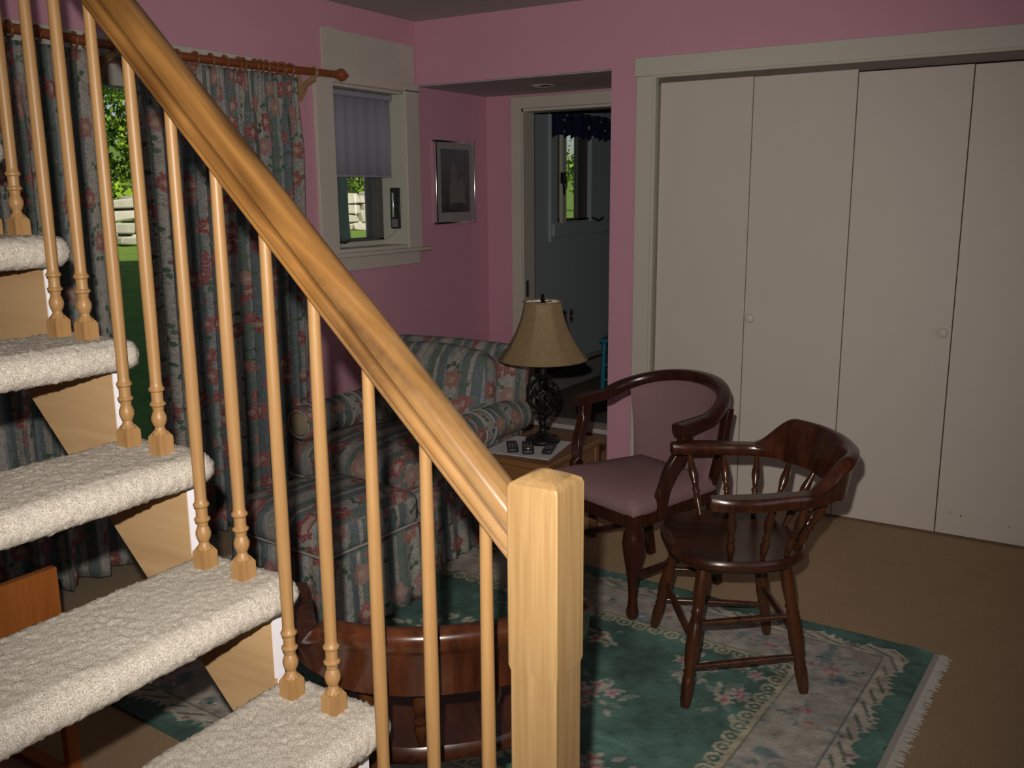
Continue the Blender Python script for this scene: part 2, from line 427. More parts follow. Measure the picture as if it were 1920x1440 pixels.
# --- closet trim, doors
t1 = MB().box((X1-.02, CY1+.005, 0), (X1, 1.945, 2.064)).box((X1-.02, CY0-.1, 0), (X1, CY0-.005, 2.064)).box((X1-.022, CY0-.11, 2.064), (X1, 1.955, 2.152))
struct('trim_1', t1, M['trim'], bevel=.004, label='cream casing around the closet doors')
struct('trim_6', MB().box((X1-.026, CY1-.004, 0), (X1+.04, CY1+.012, 2.066)).box((X1-.026, CY0, 2.052), (X1+.04, CY1, 2.066)), M['jamb'], bevel=.003, label='narrow cream stop bead round the closet opening')
struct('trim_7', MB().box((X1+.012, CY0, 2.022), (X1+.05, CY1-.005, 2.052)).box((X1+.006, CY0, 2.028), (X1+.0125, CY1-.005, 2.033)), M['track'], label='brown sliding track over the closet doors')
d3 = empty('door_3', (X1, 0, 0), 0, 'cream four-panel folding closet door with two round knobs', None, None, 'structure')
ys = [1.828, 1.372, .914, .461, .004]
tops = [2.030, 2.028, 2.016, 2.014]
for i in range(4):
    a, b = ys[i]-.002, ys[i+1]+.002
    p = MB().box((.004, b, .012), (.034, a, tops[i])).build('door_panel', M['closet'], d3, bevel=.002)
    if i in (1, 2):
        ky = 1.338 if i == 1 else .495
        mt = Matrix.Translation((.004, ky, .925-.01*(i-1))) @ Matrix.Rotation(-PI/2, 4, 'Y')
        MB().lathe([(.0, 0), (.010, 0), (.010, .012), (.018, .018), (.0225, .026), (.021, .034), (.012, .039), (0.0, .040)], 20, mt, False).build('knob', M['closet'], p, smooth=True)
for y_, z_, r__ in ((.36, .105, .004), (.405, .115, .003), (.17, .09, .003), (1.30, .50, .002)):
    mt = Matrix.Translation((X1+.0035, y_, z_)) @ Matrix.Rotation(-PI/2, 4, 'Y')
    MB().lathe([(r__, 0), (r__*.8, .0006)], 7, mt).build('paint_chip', M['track'], [c for c in d3.children if c.name.startswith('door_panel')][3 if y_ < .45 else 1]).matrix_parent_inverse = Matrix.Translation((-X1, 0, 0))
# --- window-wall trims
struct('trim_8', MB().box((DX0-.1, Y1-.02, DZ), (3.20, Y1, 2.128)).box((DX1, Y1-.02, .0), (3.20, Y1, DZ)).box((DX0-.1, Y1-.02, 0), (DX0, Y1, DZ)), M['trim'], bevel=.004, label='cream casing above and beside the sliding door behind the curtains')
w1 = MB().box((3.497, Y1-.022, 1.215), (WX0, Y1, 2.112)).box((WX1, Y1-.022, 1.215), (4.327, Y1, 2.08)).box((WX0, Y1-.022, WZ1+.004), (WX1+.122, Y1, 2.112))
struct('trim_9', w1, M['trim'], bevel=.003, label='cream casing around the small window')
pn = 14; pp = [(3.575, 2.112)]+[(4.307, 2.112)]
top = []
for i in range(pn+1):
    x = 4.307-(4.307-3.575)*i/pn; top.append((x, 2.318+.008*(i/pn)+random.uniform(-.006, .004)))
poly = pp+top
struct('trim_10', MB().prism([(p[0], p[1]) for p in poly], 0, .008, Matrix.Translation((0, Y1, 0)) @ Matrix.Rotation(PI/2, 4, 'X')), M['patch'], label='unpainted white filler patch above the small window')
struct('baseboard_left', MB().box((3.2, Y1-.014, 0), (X2, Y1, .09)).box((XB, Y1-.014, 0), (DX0-.1, Y1, .09)), M['trim'], bevel=.003)
# --- window_1
wn = empty('window_1', (0, 0, 0), 0, 'small cream framed casement window beside the alcove', None, None, 'structure')
fr = MB().box((WX0-.001, Y1-.002, WZ0), (WX0+.012, Y1+.156, WZ1)).box((WX1-.012, Y1-.002, WZ0), (WX1+.001, Y1+.156, WZ1)).box((WX0, Y1-.002, WZ1-.012), (WX1, Y1+.156, WZ1+.001))
fr.build('window_frame', M['jamb'], wn, bevel=.002)
MB().box((3.47, Y1-.05, 1.197), (4.375, Y1-.002, 1.220)).box((WX0+.001, Y1-.012, 1.207), (WX1-.001, Y1+.16, 1.2385)).build('window_sill', M['trim'], wn, bevel=.005)
MB().box((3.50, Y1-.02, 1.125), (4.304, Y1, 1.197)).build('apron', M['trim'], wn, bevel=.003)
yy = Y1+.155
sh = MB().box((WX0, yy, WZ0), (WX0+.07, yy+.09, WZ1)).box((WX1-.055, yy, WZ0), (WX1, yy+.09, WZ1)).box((WX0, yy, WZ0+.028), (WX1, yy+.09, WZ0+.042)).box((WX0, yy, WZ1-.04), (WX1, yy+.09, WZ1))
sh.build('sash', M['sash'], wn, bevel=.003)
MB().box((WX0+.002, yy-.03, WZ0+.001), (WX1-.002, yy+.08, WZ0+.028)).build('bottom_rail', M['jamb'], wn, bevel=.002)
MB().box((WX0+.07, yy+.05, WZ0+.042), (WX1-.055, yy+.054, WZ1-.04)).build('pane', M['glass'], wn)
ck = MB().box((3.66, Y1+.10, 1.238), (3.74, Y1+.15, 1.262)); ck.tube([(3.70, Y1+.11, 1.262), (3.72, Y1+.085, 1.272), (3.775, Y1+.075, 1.266), (3.80, Y1+.075, 1.275)], .006, 8)
ck.build('crank_handle', M['blackp'], wn, smooth=True)
rs = empty('roller_shade', (0, 0, 0), 0, 'pale lilac roller shade half lowered in the small window', 'window shade')
mt = Matrix.Translation((3.640, Y1+.072, 2.035)) @ Matrix.Rotation(PI/2, 4, 'Y')
MB().lathe([(.017, 0), (.017, .545)], 20, mt).build('roller', M['blind'], rs, smooth=True)
MB().grid(lambda u, v: (3.645+u*.535, Y1+.075+.0015*sin(u*40), 2.03-v*.415), 60, 2).build('blind_cloth', M['blind'], rs, smooth=True, solid=.001, fix=False)
MB().box((3.645, Y1+.069, 1.608), (4.18, Y1+.081, 1.620)).build('bottom_bar', M['blind'], rs, bevel=.003)
MB().lathe([(.013, 0), (.013, .008)], 16, Matrix.Translation((4.185, Y1+.072, 2.035)) @ Matrix.Rotation(PI/2, 4, 'Y')).build('end_bracket', M['silver'], rs, smooth=True)
th = empty('thermometer', (WX1-.014, Y1+.058, 1.44), 0, 'narrow black thermometer on the right jamb of the small window', 'thermometer')
MB().box((-.012, -.033, -.115), (0, .033, .112)).build('case', M['blackp'], th, bevel=.004)
MB().box((-.016, .006, -.05), (-.0115, .016, .085)).build('tube', M['silver'], th, bevel=.001)
MB().box((-.0155, -.022, -.105), (-.0115, .022, -.06)).build('scale_plate', M['greyp'], th, bevel=.001)
MB().tube([(-.004, 0, -.115), (-.006, .02, -.15), (-.004, .05, -.158), (-.006, .062, -.17)], .0014, 6).build('wire', M['greyp'], th, smooth=True)

# --- sliding glass door (door_1)
sd = empty('door_1', (0, 0, 0), 0, 'sliding glass door behind the floral curtains', None, None, 'structure')
fy = Y1+.10
MB().box((DX0, fy, .0), (DX0+.05, fy+.1, DZ)).box((DX1-.05, fy, 0), (DX1, fy+.1, DZ)).box((DX0, fy, 1.955), (DX1, fy+.1, DZ)).box((DX0, fy, 0), (DX1, fy+.1, .05)).build('door_frame', M['trim'], sd, bevel=.003)
MB().box((DX0+.05, fy+.02, .05), (DX0+.11, fy+.05, 1.955)).box((2.19, fy+.02, .05), (2.25, fy+.05, 1.955)).box((DX0+.05, fy+.02, 1.935), (2.25, fy+.05, 1.955)).build('sliding_stile', M['track'], sd, bevel=.003)
MB().box((DX0+.11, fy+.03, .05), (2.19, fy+.034, 1.94)).box((2.25, fy+.06, .05), (DX1-.05, fy+.064, 1.95)).build('pane', M['glass'], sd)

# ------------------------------------------------------------------ room beyond the doorway
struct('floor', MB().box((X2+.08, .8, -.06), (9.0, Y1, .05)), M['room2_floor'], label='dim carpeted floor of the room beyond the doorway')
w = MB()
A0, A1, B0, B1 = 5.94, 6.47, 1.31, 2.02
WF = .055
w.box((X2, Y1, 0), (A0, Y1+WF, ZC)).box((A0, Y1, 0), (A1, Y1+WF, B0)).box((A0, Y1, B1), (A1, Y1+WF, ZC)).box((A1, Y1, 0), (9.0, Y1+WF, ZC))
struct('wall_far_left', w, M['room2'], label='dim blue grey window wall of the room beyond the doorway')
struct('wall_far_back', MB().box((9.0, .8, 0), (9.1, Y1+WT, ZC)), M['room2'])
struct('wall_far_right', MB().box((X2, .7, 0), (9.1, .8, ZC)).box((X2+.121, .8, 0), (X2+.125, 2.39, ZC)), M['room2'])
struct('ceiling', MB().box((X2+.12, .7, ZC), (9.1, Y1+WT, ZC+.12)), M['ceil'], label='ceiling of the room beyond the doorway')
w2 = empty('window_2', (0, 0, 0), 0, 'narrow casement window in the room beyond the doorway', None, None, 'structure')
MB().box((5.84, Y1-.022, 1.17), (5.875, Y1, 2.10)).box((5.875, Y1-.02, 1.26), (A0, Y1, 2.10)).box((A1, Y1-.02, 1.20), (A1+.09, Y1, 2.10)).box((A0, Y1-.02, B1), (A1, Y1, 2.10)).build('window_frame', M['room2'], w2, bevel=.003)
MB().box((5.86, Y1-.04, 1.21), (7.2, Y1, 1.30)).build('window_sill', M['room2'], w2, bevel=.004)
MB().box((A0, Y1+.012, B0), (6.03, Y1+.05, B1)).box((6.31, Y1+.012, B0), (A1, Y1+.05, B1)).box((A0, Y1+.012, B0), (A1, Y1+.05, B0+.02)).build('sash', M['sash'], w2, bevel=.003)
MB().box((6.025, Y1-.012, B0-.01), (6.09, Y1+.02, B1)).build('mullion', M['jamb'], w2, bevel=.003)
MB().box((6.09, Y1+.03, B0+.02), (6.31, Y1+.034, B1)).build('pane', M['glass'], w2)
q = MB().box((6.00, Y1-.02, 1.58), (6.07, Y1-.01, 1.66)); q.tube([(6.02, Y1-.03, 1.66), (6.01, Y1-.03, 1.58), (6.03, Y1-.025, 1.50)], .008, 8); q.tube([(6.04, Y1-.03, 1.64), (6.05, Y1-.035, 1.57), (6.045, Y1-.03, 1.54)], .006, 8)
q.tube([(6.46, Y1+.02, 1.32), (6.50, Y1-.03, 1.325), (6.56, Y1-.04, 1.30), (6.62, Y1-.05, 1.325)], .008, 8)
q.build('latch', M['blackp'], w2, smooth=True)
va = empty('window_valance', (5.80, Y1-.07, 0), 0, 'navy patterned valance over the window beyond the doorway', 'valance')
def valf(u, v):
    x = u*1.15; y = .02*sin(x*46)+.012*sin(x*23+1)
    return (x, y, 2.075-v*(.17+.012*sin(x*46+1)))
MB().grid(valf, 140, 6).build('valance_cloth', M['valance'], va, smooth=True, solid=.004, fix=False)
MB().tube([(-.01, .0, 2.06), (1.16, .0, 2.06)], .008, 8).build('valance_rod', M['sash'], va, smooth=True)
bh = empty('baseboard_heater', (0, 0, 0), 0, 'long grey baseboard heater under the far window', 'heater')
MB().prism([(0, .06), (-.06, .08), (-.06, .23), (-.035, .265), (0, .265)], 5.5, 8.8, Matrix(((0, 0, 1, 0), (1, 0, 0, Y1-.001), (0, 1, 0, 0), (0, 0, 0, 1)))).build('housing', M['heater'], bh, bevel=.003)
MB().box((5.5, Y1-.064, .232), (8.8, Y1-.055, .25)).build('vent_slot', M['dark'], bh)
ol = empty('wall_outlet', (6.18, Y1, .60), 0, 'small wall outlet above the baseboard heater', 'outlet')
MB().box((-.036, -.006, -.058), (.036, 0, .058)).build('cover_plate', M['heater'], ol, bevel=.002)
MB().box((-.016, -.009, .008), (.016, -.005, .038)).box((-.016, -.009, -.038), (.016, -.005, -.008)).build('socket', M['dark'], ol)
sw = tag(MB().box((X2+.02, 3.019, .865), (X2+.045, 3.0255, .97)).build('strike_plate', M['dark'], None, bevel=.001), 'dark metal strike plate on the doorway jamb', 'strike plate')
# blue ladder-back chair
bc = empty('ladder_back_chair', (6.10, 2.72, .05), math.radians(100), 'blue painted slat-back chair in the room beyond the doorway', 'chair')
for sx in (-1, 1):
    MB().tube([(sx*.18, -.20, 0), (sx*.18, -.19, .42), (sx*.19, -.235, .72), (sx*.20, -.30, .99)], [.017, .019, .018, .014], 10).build('back_post', M['bluechair'], bc, smooth=True)
    MB().tube([(sx*.19, .19, 0), (sx*.18, .18, .42)], .018, 10).build('leg', M['bluechair'], bc, smooth=True)
MB().box((-.21, -.21, .42), (.21, .22, .45)).build('seat', M['bluechair'], bc, bevel=.01)
for z, yb in ((.58, -.215), (.72, -.24), (.86, -.265)):
    MB().sweep([(x, yb-.02*(1-(x/.19)**2), z) for x in np.linspace(-.19, .19, 9)], [(-.006, -.03), (.006, -.03), (.006, .03), (-.006, .03)]).build('slat', M['bluechair'], bc, bevel=.002)
for z in (.15, .26):
    MB().tube([(-.18, .185, z), (.18, .185, z)], .010, 8).build('stretcher', M['bluechair'], bc, smooth=True)

# ------------------------------------------------------------------ recessed light in the alcove
rl = empty('recessed_light', (4.70, 2.69, ZS-.006), 0, 'round recessed ceiling light in the alcove ceiling', 'ceiling light')
MB().lathe([(.052, -.001), (.072, -.004), (.076, -.001), (.076, 0), (.05, 0)], 32, None, False).build('trim_ring', M['ceil'], rl, smooth=True)
MB().lathe([(.0, -.010), (.03, -.009), (.045, -.005), (.052, 0)], 28, None, False).build('lens', M['silver'], rl, smooth=True)

# ------------------------------------------------------------------ picture
pic = empty('framed_picture', (4.68, Y1, 1.582), 0, 'silver framed print of a pale turreted house on the pink alcove wall', 'picture')
hw, hh = .207, .243
MB().box((-hw, -.022, -hh), (-hw+.014, 0, hh)).box((hw-.014, -.022, -hh), (hw, 0, hh)).box((-hw, -.022, -hh), (hw, 0, -hh+.014)).box((-hw, -.022, hh-.014), (hw, 0, hh)).build('frame', M['silver'], pic, bevel=.003)
MB().box((-hw+.01, -.010, -hh+.01), (hw-.01, -.004, hh-.01)).build('mat', paint('grey mat board', (.34, .33, .33), .7, .05), pic)
pr = MB().box((-.145, -.0115, -.175), (.150, -.0100, .195)).build('print', None or NT('x').done((.1, .1, .1)), pic)
t = NT('blue grey wash print'); sx = t.n('SeparateXYZ'); t.L(t.coord(), sx.inputs[0])
f = t.noise(t.coord(), 14, 5, .65); z = t.math('MULTIPLY_ADD', sx.outputs[2], 2.2, .5)
cc = t.ramp(t.math('ADD', t.math('MULTIPLY', z, .45), t.math('MULTIPLY', f, .55)), [(.25, (.03, .04, .04)), (.45, (.10, .10, .10)), (.6, (.12, .13, .14)), (.75, (.12, .15, .19)), (.9, (.17, .11, .13))])
pr.data.materials[0] = t.done(cc, .4)
pale = paint('pale print ink', (.20, .19, .19), .5, .2, 0, .3, 30)
h = MB()
def flat(pts): h.prism([(x, z) for x, z in pts], 0, .0012, Matrix.Translation((0, -.0115, 0)) @ Matrix.Rotation(PI/2, 4, 'X'))
flat([(-.06, -.12), (.10, -.12), (.10, -.01), (.06, .03), (.02, -.01), (-.06, -.01)])
flat([(-.045, -.01), (.015, -.01), (.015, .06), (-.045, .06)])
flat([(-.055, .06), (.025, .06), (-.015, .125)])
h.build('house_motif', pale, pic)

# ------------------------------------------------------------------ stairs
RUN, Y0, ZT = .1945, .955, {0: .425, -1: .22, 1: .63, 2: .834, 3: 1.043, 4: 1.245, 5: 1.442, 6: 1.645, 7: 1.85, 8: 2.05}
stair = empty('staircase', (.65, .6, 0), 0, 'open-riser staircase with beige carpeted treads', 'staircase')
inv = Matrix.Translation((-.65, -.6, 0))
def noise2(shape, cell, amp, rng):
    g = rng.standard_normal((shape[0]//cell+3, shape[1]//cell+3))
    i = np.arange(shape[0])/cell; j = np.arange(shape[1])/cell
    i0 = i.astype(int); j0 = j.astype(int); fi = (i-i0)[:, None]; fj = (j-j0)[None]
    a = g[i0][:, j0]*(1-fi)*(1-fj)+g[i0+1][:, j0]*fi*(1-fj)+g[i0][:, j0+1]*(1-fi)*fj+g[i0+1][:, j0+1]*fi*fj
    return a*amp
YN = {-1: .566, 0: .760, 1: .955, 2: 1.163, 3: 1.368, 4: 1.564, 5: 1.755, 6: 1.95, 7: 2.15, 8: 2.35}
YBK = {-1: .83, 0: 1.02, 1: 1.220, 2: 1.428, 3: 1.624, 4: 1.818, 5: 2.01, 6: 2.20, 7: 2.40, 8: 2.60}
def tread(y0, zt, x0=.13, x1=1.158, depth=.268, th=.062, res=.0052, seed=0, back=None):
    """carpet-wrapped plank: superellipse cross-section ring swept in x, end cap rounded; tufted by noise"""
    rng = np.random.default_rng(seed); mb = MB()
    per = []; r = .030                                     # bullnose section (y,z)
    ymid = depth/2
    def arc(cy, cz, r, a0, a1, n): return [(cy+r*cos(a), cz+r*sin(a)) for a in np.linspace(a0, a1, n, endpoint=False)]
    sec = []
    nt_ = int((depth-2*r)/res)
    sec += [(r+(depth-2*r)*i/nt_, 0) for i in range(nt_)]                        # top, front to back
    sec += arc(depth-r, -r, r, PI/2, -PI/2, 16)
    sec += [(depth-r-(depth-2*r)*i/12, -th) for i in range(12)]
    sec += arc(r, -th+r, r, -PI/2, -PI*1.5, 16) if th <= 2*r+.003 else arc(r, -th/2, th/2, -PI/2, -PI*1.5, 18)
    sec = np.array(sec); n = len(sec)
    # clamp the nose into the slab
    sec[:, 1] = np.clip(sec[:, 1], -th, 0)
    cen = np.array([depth/2, -th/2])
    xs = list(np.arange(x0, x1-.030, res))
    rings = [(x, 1.0) for x in xs]
    for a in np.linspace(0, PI/2, 8): rings.append((x1-.030+.030*sin(a), 1-(.030)*(1-cos(a))/.030*.999))
    k = len(rings); P = np.zeros((k, n, 3))
    for j, (x, s_) in enumerate(rings):
        off = .030*(1-s_)                                  # inset of section, rounded corner in plan
        corner = .0
        dx = x1-x
        if dx < .04: corner = .04-math.sqrt(max(0, .04**2-(.04-dx)**2))
        yy_ = sec[:, 0]; zz_ = sec[:, 1]
        sy = (depth-2*min(corner, .04))/depth; sz = max(.02, (th-2*off)/th)
        P[j, :, 0] = x; P[j, :, 1] = cen[0]+(yy_-cen[0])*sy; P[j, :, 2] = cen[1]+(zz_-cen[1])*sz
    nz = noise2((k, n), 1, .0012, rng)+noise2((k, n), 14, .0012, rng)
    dirv = np.zeros((n, 2))
    for i in range(n):
        tvec = sec[(i+1) % n]-sec[i-1]; nn = np.array([-tvec[1], tvec[0]]); dirv[i] = nn/max(1e-9, np.hypot(*nn))
    P[:, :, 1] += nz*dirv[None, :, 0]; P[:, :, 2] += nz*dirv[None, :, 1]
    P[-8:, :, 0] += noise2((k, n), 1, .0016, rng)[-8:]
    P[:, :, 1] += y0; P[:, :, 2] += zt
    V = P.reshape(-1, 3); F = []
    for j in range(k-1):
        b = j*n
        for i in range(n):
            i2 = (i+1) % n; F.append((b+i, b+i2, b+n+i2, b+n+i))
    F.append(tuple(range(n))[::-1]); F.append(tuple((k-1)*n+i for i in range(n)))
    mb.v = [tuple(p) for p in V]; mb.f = F
    return mb
for k in range(-1, 9):
    y0 = YN[k]
    mb = tread(y0, ZT[k], depth=YBK[k]-y0, seed=k+5, res=.0052 if -1 < k < 6 else .012)
    mb.v = [(x-.65, y-.6, z) for x, y, z in mb.v]
    mb.build('tread', M['stair_carpet'], stair, smooth=True, angle=0, fix=False)
# stringers: sawtooth boards
def stringer(xa, xb):
    poly = [(Y0-RUN*2+.27, 0.0)]
    for k in range(-1, 9):
        yb = (YBK[k-1]-.001 if k > -1 else .64); ye = YN[k]+.264
        poly += [(yb, (ZT[k-1] if k > -1 else 0)-.064), (yb, ZT[k]-.062)]
    poly += [(ye, ZT[8]-.062), (ye, ye-.815)]
    poly += [(.815, 0.0)]
    poly = [(a, max(b, 0)) for a, b in poly]; poly[0] = (.64, 0.0); poly.pop(1)
    return MB().prism([(a-.6, b) for a, b in poly], xa-.65, xb-.65, Matrix(((0, 0, 1, 0), (1, 0, 0, 0), (0, 1, 0, 0), (0, 0, 0, 1))))
stringer(1.115, 1.122).build('stringer', M['ply'], stair)
so = stringer(1.122, 1.139).build('stringer', M['white'], stair); so['label'] = 'white painted outer stringer'
stringer(.16, .20).build('stringer', M['white'], stair)
# white painted edge strips on the cut risers of the stringer
for k in range(-1, 8):
    yb = YBK[k]-.001
    MB().box((1.1155-.65, yb-.003-.6, ZT[k]-.0), (1.139-.65, yb+.0005-.6, ZT[k+1]-.060)).build('riser_edge', M['white'], stair)

rail = empty('stair_railing', (1.09, .62, 0), 0, 'oak stair railing with turned balusters and square newel post', 'railing')
RX, RY = 1.09, .62
# newel post
def post_mb():
    mb = MB(); a = .041
    lev = [(0, .0385), (.835, .0385), (.845, .041), (1.114, .041), (1.121, .0385), (1.126, .030), (1.137, .005)]
    vs = []; fs = []
    for z, h_ in lev: vs += [(-h_, -h_, z), (h_, -h_, z), (h_, h_, z), (-h_, h_, z)]
    for j in range(len(lev)-1):
        for i in range(4): fs.append((4*j+i, 4*j+(i+1) % 4, 4*j+4+(i+1) % 4, 4*j+4+i))
    fs += [(3, 2, 1, 0), tuple(4*(len(lev)-1)+i for i in range(4))]
    return mb.add(vs, fs)
po = post_mb().build('newel_post', M['post'], rail, bevel=.0025, segs=3); po.location = (.001, 0, 0)
# handrail: bread-loaf section in a tilted frame; the mesh runs along local x
prof = [(-.020, 0), (-.0265, .0015), (-.029, .004), (-.029, .0065), (-.0262, .0078), (-.0268, .0095), (-.0285, .0125), (-.0280, .0155), (-.0235, .0175), (-.0195, .0215), (-.0205, .0265), (-.0265, .0325), (-.0310, .0390), (-.0312, .0480), (-.0275, .0565), (-.019, .0630), (-.008, .0660)]
prof = prof+[(-a, b) for a, b in prof[::-1]]
ZB0 = .989                                                # underside height at Y=.667
Lr = 3.0
hr = MB().sweep([(0, 0, 0), (Lr*.25, 0, 0), (Lr*.5, 0, 0), (Lr, 0, 0)], prof)
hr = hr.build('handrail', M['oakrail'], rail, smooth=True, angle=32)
sl = math.atan(.985)
hr.matrix_local = Matrix.Translation((0, .030, ZB0-.0085)) @ Matrix.Rotation(PI/2, 4, 'Z') @ Matrix.Rotation(-sl, 4, 'Y')
# balusters
def baluster_profile(H):
    return [(.0135, .036), (.0155, .040), (.0095, .049), (.0088, .053), (.0115, .058), (.0142, .066), (.0140, .073), (.0110, .081),
            (.0095, .084), (.0102, .087), (.0108, .092), (.0145, .0955), (.0147, .0985), (.0112, .102), (.0108, .108), (.0110, .120), (.0144, .1235), (.0146, .127),
            (.0115, .131), (.0108, .138), (.0112, .20), (.0120, .30), (.0118, .40), (.0108, .60), (.0098, max(.7, H-.05)), (.0096, H)]
BY = [1.742+.1005*i for i in range(6, 0, -1)]+[1.742, 1.652, 1.551, 1.4555, 1.356, 1.254, 1.148, 1.047, .9395, .831, .7225]
for i, y in enumerate(BY):
    k = 8
    for kk in range(-1, 9):
        if YN[kk]+.045 <= y: k = kk
    zb = ZT[k]-.003; zt = ZB0+.985*(y-.667)+.006
    b = MB(); H = zt-zb
    b.lathe(baluster_profile(H), 18)
    h_ = .0158
    b.add([(-h_, -h_, 0), (h_, -h_, 0), (h_, h_, 0), (-h_, h_, 0), (-h_, -h_, .034), (h_, -h_, .034), (h_, h_, .034), (-h_, h_, .034), (-.009, -.009, .045), (.009, -.009, .045), (.009, .009, .045), (-.009, .009, .045)],
          [(3, 2, 1, 0)]+[(a, (a+1) % 4, 4+(a+1) % 4, 4+a) for a in range(4)]+[(4+a, 4+(a+1) % 4, 8+(a+1) % 4, 8+a) for a in range(4)]+[(8, 9, 10, 11)])
    o = b.build('baluster', M['oakbal'], rail, smooth=True, angle=35); o.location = (0, y-RY, zb)

# ------------------------------------------------------------------ rug
rc = Vector((3.14, .30, 0)); ra = math.radians(-3.2); RL, RW = 1.72, 2.62         # local: x = inwards from far edge (-X world), y along +Y
rug = empty('area_rug', (rc.x, rc.y, 0), ra, 'green wool area rug with cream floral border and fringe', 'rug')
def lin(c): return np.array(c)
def rugcolor(X, Y):
    """X = distance from far long edge, Y = distance from the near short edge; returns linear rgb"""
    n = X.shape
    rng = np.random.default_rng(3)
    def fbm(cell, amp=1):
        a = noise2(n, cell, 1, rng)+.5*noise2(n, max(1, cell//2), 1, rng); return a*amp
    d = np.minimum(np.minimum(X, RL-X), np.minimum(Y, RW-Y))
    along = np.where(np.minimum(X, RL-X) < np.minimum(Y, RW-Y), Y, X)
    green = np.stack([.060+0*X, .155+0*X, .125+0*X], -1)*(1+.22*fbm(22))[..., None]
    col = green.copy()
    cream = np.stack([.42+0*X, .37+0*X, .30+0*X], -1)*(1+.12*fbm(8))[..., None]
    rag = .055+.022*np.abs(np.sin(along*75+2*np.sin(along*23)))+.012*np.sin(along*31)
    m_ = (d > rag) & (d < .40)
    col[m_] = cream[m_]
    # green and rose ticks inside ragged band
    tk = (d > rag+.012) & (d < .115) & (np.sin(along*75+d*160) > .62)
    col[tk] = (.10, .15, .12)
    tk = (d > rag+.012) & (d < .088) & (np.sin(along*19.0) > .975)
    col[tk] = (.30, .15, .15)
    ln = (d > .128) & (d < .134); col[ln] = (.12, .15, .15)
    inb = (d >= .134) & (d < .345)
    f1 = fbm(16); f2 = fbm(12)
    c2 = np.stack([.37+0*X, .335+0*X, .285+0*X], -1)
    c2 = c2*(1+.08*f2)[..., None]
    rose = np.clip((f1-.7)*1.4, 0, 1)[..., None]; c2 = c2*(1-rose*.5)+np.array([.27, .19, .16])*rose*.5
    blue = np.clip((f2-.9)*1.6, 0, 1)[..., None]; c2 = c2*(1-blue)+np.array([.14, .20, .22])*blue
    col[inb] = c2[inb]
    ln = (d > .337) & (d < .343); col[ln] = (.16, .17, .14)
    # scroll: scalloped boundary of little c-curls
    ph = (along % .062)-.031; rr = np.hypot(ph, d-.375)
    in1 = (d >= .343) & (d < .400); col[in1] = green[in1]
    tan = (.42, .37, .24)
    col[(d >= .343) & (d < .357)] = tan
    col[(rr > .017) & (rr < .0275) & (d < .405) & (d > .343)] = tan
    col[(rr < .008)] = tan
    # floral sprays in the field
    def flower(cx, cy, R, c, pet=5, ang=0, core=(.42, .10, .14)):
        dx, dy = X-cx, Y-cy; r = np.hypot(dx, dy); a = np.arctan2(dy, dx)+ang
        mm = r < R*(.72+.28*np.cos(pet*a)); col[mm] = c
        mm = r < R*.38; col[mm] = core
    def leaf(cx, cy, L, ang, c):
        dx, dy = X-cx, Y-cy; u = dx*cos(ang)+dy*sin(ang); v = -dx*sin(ang)+dy*cos(ang)
        mm = (u > 0) & (u < L) & (np.abs(v) < .22*L*np.sin(np.clip(u/L, 0, 1)*PI)); col[mm] = c
    def spray(cx, cy, s_, n_, ang0=0):
        for _ in range(n_*3):
            a = rng.uniform(0, 6.28); r = s_*rng.uniform(.2, 1); leaf(cx+r*cos(a), cy+r*sin(a), .05*rng.uniform(.6, 1.3), a+rng.uniform(-.6, .6), (.34, .33, .26) if rng.random() < .55 else (.15, .24, .20))
        for _ in range(n_):
            a = rng.uniform(0, 6.28); r = s_*rng.uniform(0, .75)
            flower(cx+r*cos(a), cy+r*sin(a), rng.uniform(.022, .04), (.44, .34, .32) if rng.random() < .6 else (.40, .36, .27), 5, rng.uniform(0, 6), (.42, .12, .16))
    spray(.864, .82, .11, 7); spray(.53, .62, .09, 5); spray(.45, .46, .06, 3); spray(.66, .47, .09, 5); spray(.50, .98, .06, 3)
    spray(.46, 1.30, .10, 5); spray(.86, 1.42, .20, 14); spray(1.20, .62, .10, 5); spray(1.30, 1.30, .12, 6); spray(.5, 2.0, .12, 6); spray(1.2, 2.05, .12, 6); spray(.85, 2.1, .1, 5); spray(1.25, .9, .06, 3)
    # border bouquets
    for cx, cy in ((.24, .9), (.24, 1.5), (.24, .45), (.6, .24), (1.0, .24), (.30, .26), (1.35, .24), (1.5, .8), (1.5, 1.4), (1.5, 2.0), (.24, 2.1), (.5, 2.4), (1.1, 2.4)):
        for _ in range(16):
            a = rng.uniform(0, 6.28); r = .085*rng.uniform(.0, 1.1); leaf(cx+r*cos(a), cy+r*sin(a), .04, a, (.20, .26, .22) if rng.random() < .6 else (.30, .33, .34))
        for _ in range(5):
            a = rng.uniform(0, 6.28); r = .06*rng.uniform(0, 1); flower(cx+r*cos(a), cy+r*sin(a), .022, (.38, .24, .22), 5, a, (.32, .12, .13))
    g_ = col.mean(-1, keepdims=True); col = col*.80+g_*.20; col = col*(1+.16*fbm(5)[..., None])*(1+.10*fbm(34)[..., None]); return np.clip(col*1.45, 0.005, .9)
nx, ny = 290, 436
gx = np.linspace(0, RL, nx); gy = np.linspace(0, RW, ny)
GX, GY = np.meshgrid(gx, gy, indexing='ij')
rcol = rugcolor(GX, GY)
hz = .011+.0012*noise2((nx, ny), 1, 1, RNG)*.5+.0010*noise2((nx, ny), 10, 1, RNG)
V = np.stack([-GX, GY, hz], -1).reshape(-1, 3)
I = (np.arange(nx-1)[:, None]*ny+np.arange(ny-1)[None]).ravel()
F = np.stack([I, I+1, I+ny+1, I+ny], -1)
me = bpy.data.meshes.new('pile'); me.from_pydata(V.tolist(), [], F.tolist())
